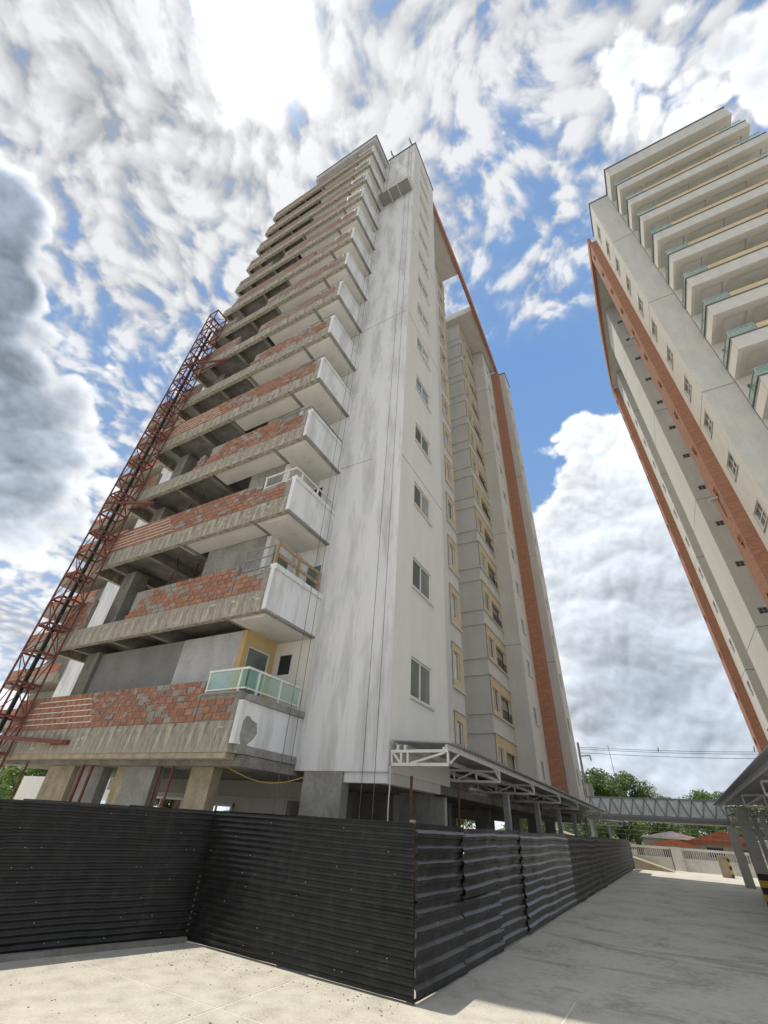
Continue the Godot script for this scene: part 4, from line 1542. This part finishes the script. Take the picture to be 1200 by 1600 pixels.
# ------------------------------------------------------------------ footbridge between the towers
func build_footbridge():
	var t := thing("footbridge", "grey steel footbridge with translucent side panels spanning between the two towers", "footbridge", Vector3(-1, 0, -38))
	var z0 := -37.4
	var z1 := -39.0
	var xa := -4.75
	var xb := 3.1
	var dk := stool()
	bx(dk, xa, xb, 2.78, 2.98, z0 + .02, z1 - .02)
	put("deck", dk, "grey_metal", t)
	for z in [z0, z1]:
		var tr := stool()
		bar(tr, Vector3(xa, 3.05, z), Vector3(xb, 3.05, z), .07, .09)
		bar(tr, Vector3(xa, 3.99, z), Vector3(xb, 3.99, z), .07, .08)
		var n := 12
		for i in n:
			var x := lerpf(xa, xb, float(i) / n)
			var x2 := lerpf(xa, xb, (i + 1.0) / n)
			var xm := (x + x2) * .5
			bar(tr, Vector3(x, 3.05, z), Vector3(xm, 3.96, z), .06)
			bar(tr, Vector3(xm, 3.96, z), Vector3(x2, 3.05, z), .06)
			bar(tr, Vector3(x, 3.05, z), Vector3(x, 2.95, z), .05)
		put("truss", tr, "bridge_steel", t)
		for i in 6:
			var x := lerpf(xa, xb, i / 6.0)
			boxpart("side_panel", "polycarbonate", t, x + .01, lerpf(xa, xb, (i + 1) / 6.0) - .01, 3.10, 3.94, z + (-.05 if z == z0 else .05), z + (-.06 if z == z0 else .06))
	# landing at the left against the tower
	var ld := stool()
	for i in 6:
		bar(ld, Vector3(-4.76, 3.0, -36.2 - i * .22), Vector3(-4.76, 4.05, -36.2 - i * .22), .035)
	bar(ld, Vector3(-4.76, 4.05, -35.9), Vector3(-4.76, 4.05, -37.4), .05)
	bar(ld, Vector3(-4.76, 3.05, -35.9), Vector3(-4.76, 3.05, -37.4), .05)
	put("landing_rail", ld, "zinc", t)
	boxpart("landing", "grey_metal", t, 3.1, 6.9, 2.75, 2.98, -36.6, -39.0)
	boxpart("landing_wall", "zinc", t, 3.1, 3.2, 2.99, 4.0, -36.6, -37.38)
	var p := stool()
	bx(p, 2.78, 3.22, -.01, 2.745, -36.7, -37.0)
	put("pillar", p, "inner_plaster", t)
	# heavy pillar nearer the camera, with hazard stripes at its foot
	var hp := thing("concrete_pillar", "shaded concrete pillar with yellow and black hazard stripes at its foot", "pillar", Vector3(2.6, 0, -25.5))
	boxpart("shaft", "inner_plaster", hp, 2.42, 2.80, -.01, 3.0, -25.4, -25.9)
	for i in 5:
		boxpart("hazard_band", "hazard_yellow" if i % 2 else "hazard_black", hp, 2.412, 2.808, i * .2, i * .2 + .197, -25.392, -25.6)
	var hb := thing("concrete_pillar", "low tan block with yellow and black hazard stripes before the boundary wall", "pillar", Vector3(2.8, 0, -46))
	boxpart("block", "tan_concrete", hb, 2.32, 3.0, -.01, 1.22, -46.0, -46.5)
	for i in 5:
		boxpart("hazard_band", "hazard_yellow" if i % 2 else "hazard_black", hb, 2.86, 3.008, .02 + i * .22, .21 + i * .22, -45.99, -46.4)

# ------------------------------------------------------------------ red hoist mast
func build_hoist_mast():
	var c := Vector3(-16.2, 0, -6.56)
	var t := thing("hoist_mast", "tall red lattice hoist mast braced to the unfinished balconies", "mast", c)
	var w := 0.34
	var top := 25.2
	for s in [Vector3(-w, 0, -w), Vector3(w, 0, -w), Vector3(w, 0, w), Vector3(-w, 0, w)]:
		var st := stool()
		tube(st, c + s, c + s + Vector3(0, top, 0), .032, .032, 8)
		put("leg", st, "red_steel", t)
	var rail := stool()
	bx(rail, c.x - .05, c.x + .05, 0.0, top - 1.5, c.z - .05, c.z + .05)
	put("guide_rail", rail, "black_rubber", t)
	var n := 28
	var cor := [Vector3(-w, 0, -w), Vector3(w, 0, -w), Vector3(w, 0, w), Vector3(-w, 0, w)]
	for i in n:
		var y0 := top * i / n
		var y1 := top * (i + 1) / n
		var st := stool()
		for k in 4:
			var a: Vector3 = c + cor[k]
			var b: Vector3 = c + cor[(k + 1) % 4]
			bar(st, a + Vector3(0, y1, 0), b + Vector3(0, y1, 0), .05, .06)
			if (i + k) % 2:
				bar(st, a + Vector3(0, y0, 0), b + Vector3(0, y1, 0), .022)
			else:
				bar(st, b + Vector3(0, y0, 0), a + Vector3(0, y1, 0), .022)
		if i % 2 == 0:
			bar(st, c + Vector3(-w, y1 - .06, 0), c + Vector3(w, y1 - .06, 0), .06, .05)
			bar(st, c + Vector3(0, y1 - .06, -w), c + Vector3(0, y1 - .06, w), .06, .05)
		put("lattice_section", st, "red_steel", t)
	# tie arms to the slabs
	for q in [[2.96, -13.3, -15.9], [11.2, -14.6, -15.9], [20.2, -14.2, -15.9]]:
		var st := stool()
		bar(st, Vector3(c.x - w, q[0] + .12, c.z + w), Vector3(q[1], q[0], -6.93), .07, .09)
		bar(st, Vector3(c.x + w, q[0] + .12, c.z - w), Vector3(q[1] - 0.55, q[0] + .03, -6.93), .05, .06)
		bar(st, Vector3(q[1] - .6, q[0], -6.95), Vector3(q[1] + .12, q[0], -6.95), .08, .11)
		put("tie_arm", st, "red_steel", t)

# ------------------------------------------------------------------ suspended working platform
func build_platform():
	var t := thing("suspended_platform", "suspended working platform hanging high on the white plastered wall", "platform", Vector3(-6, 36, -8.6))
	var dk := stool()
	bx(dk, -7.15, -4.95, 36.0, 36.08, -9.0, -8.25)
	put("deck", dk, "grey_metal", t)
	var jo := stool()
	for x in [-6.4, -5.75]:
		bx(jo, x, x + .04, 35.93, 35.998, -9.0, -8.25)
	put("joist", jo, "white_steel", t)
	var ra := stool()
	for y in [36.45, 36.95]:
		bar(ra, Vector3(-7.15, y, -8.25), Vector3(-4.95, y, -8.25), .04)
		bar(ra, Vector3(-7.15, y, -8.25), Vector3(-7.15, y, -9.0), .04)
		bar(ra, Vector3(-4.95, y, -8.25), Vector3(-4.95, y, -9.0), .04)
	for x in [-7.15, -6.4, -5.7, -4.95]:
		bar(ra, Vector3(x, 36.08, -8.25), Vector3(x, 36.97, -8.25), .04)
	put("railing", ra, "white_steel", t)
	var ca := stool()
	for x in [-6.9, -5.2]:
		bar(ca, Vector3(x, 36.1, -8.7), Vector3(x, 46.7, -8.7), .018)
	put("cable", ca, "rope_dark", t)
	for x in [-6.9, -5.2]:
		var dv := stool()
		bar(dv, Vector3(x, 46.63, -8.55), Vector3(x, 46.63, -10.6), .09)
		bar(dv, Vector3(x, 46.63, -9.6), Vector3(x, 47.5, -9.6), .06)
		bar(dv, Vector3(x, 47.5, -9.6), Vector3(x, 46.66, -8.6), .03)
		put("roof_davit", dv, "grey_metal", t)

# ------------------------------------------------------------------ ropes, props and pipes
func build_site_details():
	var k := 0
	for q in [[-5.42, -8.93, 45.0, 0.3, "rope_dark", "dark work rope hanging down the white wall, farther from its corner"], [-5.12, -8.93, 45.0, 0.3, "rope_dark", "dark work rope hanging down the white wall, nearest its corner"], [-7.24, -8.45, 43.0, 0.4, "rope_dark", "dark rope hanging before the white balcony ends"], [-7.22, -8.75, 43.0, 0.3, "rope_dark", "dark rope hanging where the balcony ends meet the white wall"]]:
		var st := stool()
		bar(st, Vector3(q[0], q[3], q[1]), Vector3(q[0], q[2], q[1]), .010)
		var o := put("rope", st, q[4])
		o.set_meta("label", q[5])
		o.set_meta("category", "rope")
		o.set_meta("group", "work ropes on the tower")
	var wr := stool()
	var pts := []
	for i in 13:
		var y := 2.7 - 2.4 * i / 12.0
		pts.append(Vector3(-4.80 - 0.02 * i / 12.0 + 0.008 * sin(i * 1.3), y, -9.0))
	for i in 12:
		tube(wr, pts[i], pts[i + 1], .014, .014, 6)
	var wo := put("rope", wr, "rope_white")
	wo.set_meta("label", "white rope hanging from the near carport truss")
	wo.set_meta("category", "rope")
	wo.set_meta("group", "work ropes on the tower")
	for q in [[-4.62, -9.6, .035, "red prop standing under the corner block behind the hoarding corner"], [-4.62, -12.4, .035, "red prop standing under the far edge of the corner block"], [-9.9, -7.45, .03, "thin red prop between the two wide columns under the balcony"], [-9.35, -7.35, .03, "thin red prop beside the tan column under the balcony"], [-12.45, -7.4, .04, "red pipe beside the grey column left of centre"], [-12.75, -7.35, .05, "thick rusty pipe between the left columns under the balcony"], [-15.4, -7.3, .03, "leftmost thin red prop under the balcony"]]:
		var st := stool()
		tube(st, Vector3(q[0], 0, q[1]), Vector3(q[0] + .02, 2.58, q[1]), q[2], q[2] * .85, 8)
		var o := put("steel_prop", st, "red_steel")
		o.set_meta("label", q[3])
		o.set_meta("category", "prop")
		o.set_meta("group", "red props under the tower")
	var hs := stool()
	var last := Vector3.ZERO
	for i in 17:
		var u := i / 16.0
		var p := Vector3(lerpf(-8.0, -7.0, u), 2.52 - 0.22 * sin(PI * u), lerpf(-7.6, -9.2, u))
		if i > 0:
			tube(hs, last, p, .012, .012, 6)
		last = p
	var ho := put("hose", hs, "yellow_hose")
	ho.set_meta("label", "yellow hose sagging under the first balcony")
	ho.set_meta("category", "hose")

# ------------------------------------------------------------------ boundary wall at the end of the driveway
func build_boundary():
	var t := thing("boundary_wall", "white boundary wall with slatted top at the end of the driveway", "wall", Vector3(0, 0, -50))
	for q in [[-12.0, -0.55], [0.2, 11.5]]:
		boxpart("panel", "wall_white", t, q[0], q[1], -.02, 0.82, -50.0, -50.15)
		boxpart("top_rail", "wall_white", t, q[0], q[1], 1.32, 1.48, -49.97, -50.18)
		var n := int((q[1] - q[0]) / 0.15)
		var sl := stool()
		bx(sl, -.025, .025, 0.82, 1.32, -.04, .04)
		var me := sl.commit()
		for i in n:
			inst("slat", me, "wall_white", t, Vector3(q[0] + .08 + i * .15, 0, -50.08))
	boxpart("pier", "wall_white", t, -0.55, 0.2, -.02, 1.5, -49.9, -50.2)
	boxpart("joint_strip", "coping", t, -0.62, -0.552, -.02, 1.4, -49.95, -50.1)
	for x in [1.6, 3.1, 4.6, 6.1]:
		boxpart("joint_strip", "paint_band", t, x, x + .03, 0.0, .8, -49.985, -50.0)
	var rp := stool()
	var p := [Vector3(-9, -.02, -49.85), Vector3(-.6, -.02, -49.85), Vector3(-.6, -.02, -46.5), Vector3(-9, -.02, -46.5), Vector3(-9, 2.2, -49.85), Vector3(-.6, 0.01, -49.85), Vector3(-.6, 0.01, -46.5), Vector3(-9, 2.2, -46.5)]
	hexa(rp, p)
	structure(put("ramp", rp, "tan_concrete"), "tan concrete ramp rising to the left before the boundary wall")
	var pole := thing("utility_pole", "concrete utility pole with crossarm and transformer behind the tower end", "utility pole", Vector3(-6.8, 0, -55))
	var st := stool()
	tube(st, Vector3(-6.85, 0, -55), Vector3(-6.7, 9.9, -55), .17, .11, 10)
	put("shaft", st, "concrete", pole)
	var ca := stool()
	bar(ca, Vector3(-6.7, 8.6, -55), Vector3(-5.7, 8.68, -55), .09)
	bar(ca, Vector3(-5.75, 8.7, -55), Vector3(-5.7, 8.2, -55), .12)
	put("crossarm", ca, "grey_metal", pole)
	var tf := stool()
	tube(tf, Vector3(-6.4, 5.1, -55), Vector3(-6.4, 6.1, -55), .34, .34, 12)
	put("transformer", tf, "grey_metal", pole)
	var wi := stool()
	for q in [[9.45, 0.0], [9.25, 0.2], [8.95, -.2]]:
		var last := Vector3(-6.7, q[0], -55 + q[1])
		for i in 16:
			var u := (i + 1) / 16.0
			var nx := Vector3(lerpf(-6.7, 24.0, u), q[0] - 0.55 * sin(PI * u) * 1.0, -55 + q[1])
			tube(wi, last, nx, .022, .022, 5)
			last = nx
	for x in [0.6, 8.3]:
		tube(wi, Vector3(x, 8.95, -55), Vector3(x + .1, 9.35, -55), .05, .05, 6)
	put("power_line", wi, "rope_dark", pole)
	for i in 5:
		var lw := stool()
		bar(lw, Vector3(-12, 2.2 + i * .32, -53), Vector3(14, 2.15 + i * .32, -53), .02)
		var o := put("fence_wire", lw, "insulator")
		o.set_meta("label", ["lowest", "second lowest", "middle", "second highest", "topmost"][i] + " thin security wire above the boundary wall")
		o.set_meta("category", "wire")
		o.set_meta("group", "security wires over the boundary wall")
	var an := stool()
	tube(an, Vector3(-4.9, 6.0, -72), Vector3(-5.0, 12.0, -72), .05, .03, 6)
	var ao := put("antenna_mast", an, "grey_metal")
	ao.set_meta("label", "thin antenna mast rising above the big tree")
	ao.set_meta("category", "antenna")

# ------------------------------------------------------------------ trees and houses beyond
func tree(label: String, at: Vector3, h: float, r: float, leaf: int, sd: int, n: int, group: String, squash := 0.75, called := "tree"):
	var t := thing(called, label, "tree", at, group)
	var g := RandomNumberGenerator.new()
	g.seed = sd
	var tr := stool()
	var fork := h * 0.35
	tube(tr, at, at + Vector3(0, fork, 0), r * .09 + .08, r * .06 + .06, 9)
	var lobes := []
	var nl := 15
	for i in nl:
		var a := TAU * i / nl * 2.4 + g.randf()
		var rad := r * sqrt(g.randf()) * 0.72
		var yy := g.randf_range(0.42, 0.86)
		var c := at + Vector3(cos(a) * rad, h * yy, sin(a) * rad)
		lobes.append([c, r * g.randf_range(.26, .42)])
	lobes.append([at + Vector3(0, h * .84, 0), r * .34])
	for i in 7:
		tube(tr, at + Vector3(0, fork * g.randf_range(.7, 1.0), 0), lobes[i][0], r * .045 + .03, .03, 6)
	put("trunk", tr, "bark", t)
	var cr := [stool(), stool()]
	for i in n:
		var l = lobes[g.randi() % lobes.size()]
		var d := Vector3(g.randfn(), g.randfn(), g.randfn()).normalized()
		var p: Vector3 = l[0] + d * l[1] * pow(g.randf(), 0.33) * Vector3(1, squash, 1)
		var s := r * g.randf_range(.022, .05)
		var nn := (d + Vector3(g.randfn(), g.randfn(), g.randfn()) * .6).normalized()
		var u := nn.cross(Vector3(g.randfn(), g.randfn(), g.randfn())).normalized() * s
		var v := nn.cross(u).normalized() * s * .55
		quad(cr[i % 2], p - u, p + v, p + u, p - v)
	for k in 2:
		put("crown", cr[k], "leaf_%d" % ((leaf + k) % 4), t)

func build_background():
	var gr := "trees beyond the boundary wall"
	tree("large bright green tree above the left of the footbridge", Vector3(-7.2, 0, -72), 9.9, 4.4, 1, 1, 9000, gr)
	tree("dark round tree crown beside the large bright tree", Vector3(-4.2, 0, -76), 10.2, 3.6, 2, 2, 8000, gr)
	tree("tree half hidden behind the tower end and utility pole", Vector3(-11.5, 0, -74), 9.4, 3.6, 0, 3, 6000, gr)
	tree("small dark tree over the middle of the footbridge", Vector3(-0.8, 0, -92), 8.8, 2.8, 2, 4, 4000, gr)
	tree("low pale green tree over the middle of the footbridge", Vector3(2.2, 0, -95), 8.2, 3.6, 3, 5, 4500, gr)
	tree("rounded green tree over the right part of the footbridge", Vector3(5.6, 0, -98), 9.9, 3.8, 0, 6, 5000, gr)
	tree("dark tree over the right end of the footbridge", Vector3(9.4, 0, -100), 10.0, 3.8, 2, 7, 5000, gr)
	tree("tree crown just left of the right carport roof", Vector3(13.5, 0, -102), 10.2, 4.2, 0, 8, 5000, gr)
	tree("dark leafy tree under the left half of the footbridge", Vector3(-4.6, 0, -60), 4.9, 3.2, 2, 9, 7000, gr)
	tree("bright bush under the left end of the footbridge", Vector3(-8.2, 0, -58), 4.0, 2.6, 1, 10, 5000, gr)
	tree("leafy tree behind the tiled roof under the footbridge", Vector3(3.2, 0, -74), 4.6, 3.0, 0, 11, 5000, gr)
	tree("broad dark tree filling the gap below the footbridge", Vector3(-1.5, 0, -82), 5.4, 4.2, 2, 12, 5000, gr)
	tree("green tree seen through the ground floor openings of the tower", Vector3(-16, 0, -42), 5.5, 3.6, 1, 13, 5000, gr)
	tree("bushy tree seen through the far ground floor opening", Vector3(-11.0, 0, -45), 4.6, 3.4, 0, 14, 5000, gr)
	tree("garden tree seen under the left balcony", Vector3(-22, 0, -18), 5.0, 3.4, 1, 15, 6000, gr)
	tree("garden tree at the far left under the balcony edge", Vector3(-27, 0, -14.5), 4.4, 3.0, 0, 16, 5000, gr)
	tree("far tree at the right beside the carport pillars", Vector3(8.0, 0, -70), 4.6, 2.8, 2, 17, 4000, gr)
	# small houses beyond the wall
	house("low white house with pale fibre roof beyond the boundary wall", Vector3(-0.2, 0, -66), 2.9, 2.1, 2.75, "wall_white", "polycarbonate")
	house("small red tiled house just over the boundary wall", Vector3(-0.2, 0, -58), 2.0, 1.55, 2.05, "inner_plaster", "roof_tile")
	house("orange tiled house beside the right pillar", Vector3(4.2, 0, -64), 3.4, 1.9, 3.0, "paint_grey", "roof_tile")
	house("white shed far right behind the pillars", Vector3(8.5, 0, -60), 2.4, 2.2, 2.6, "wall_white", "zinc")
	# low wooded rise that closes the horizon
	var hs := stool()
	for i in 40:
		var a0 := -160.0 + i * 8.0
		var h0 := 3.0 + 2.2 * sin(i * 0.9) + 1.5 * sin(i * 0.37 + 1.0)
		var h1 := 3.0 + 2.2 * sin((i + 1) * 0.9) + 1.5 * sin((i + 1) * 0.37 + 1.0)
		hexa(hs, [Vector3(a0, -1, -175), Vector3(a0 + 8, -1, -175), Vector3(a0 + 8, -1, -150), Vector3(a0, -1, -150), Vector3(a0, h0, -172), Vector3(a0 + 8, h1, -172), Vector3(a0 + 8, h1 * .3, -150), Vector3(a0, h0 * .3, -150)])
	var ho := put("hill", hs, "leaf_2")
	structure(ho, "low wooded rise on the horizon")

func house(label: String, c: Vector3, hw: float, wallh: float, ridge: float, wm: String, rm: String):
	var t := thing("house", label, "house", c, "small houses beyond the wall")
	boxpart("wall", wm, t, c.x - hw, c.x + hw, 0, wallh, c.z - 2.5, c.z + 2.0)
	boxpart("window", "dark_glass", t, c.x - hw * .5, c.x - hw * .1, wallh * .45, wallh * .85, c.z + 2.0, c.z + 2.03)
	boxpart("door", "grey_metal", t, c.x + hw * .3, c.x + hw * .6, 0, wallh * .85, c.z + 2.0, c.z + 2.03)
	var r := stool()
	var e := 0.35
	hexa(r, [Vector3(c.x - hw - e, wallh, c.z - 2.9), Vector3(c.x + hw + e, wallh, c.z - 2.9), Vector3(c.x + hw + e, wallh, c.z + 2.5), Vector3(c.x - hw - e, wallh, c.z + 2.5), Vector3(c.x - .05, ridge, c.z - 2.9), Vector3(c.x + .05, ridge, c.z - 2.9), Vector3(c.x + .05, ridge, c.z + 2.5), Vector3(c.x - .05, ridge, c.z + 2.5)])
	put("roof", r, rm, t)
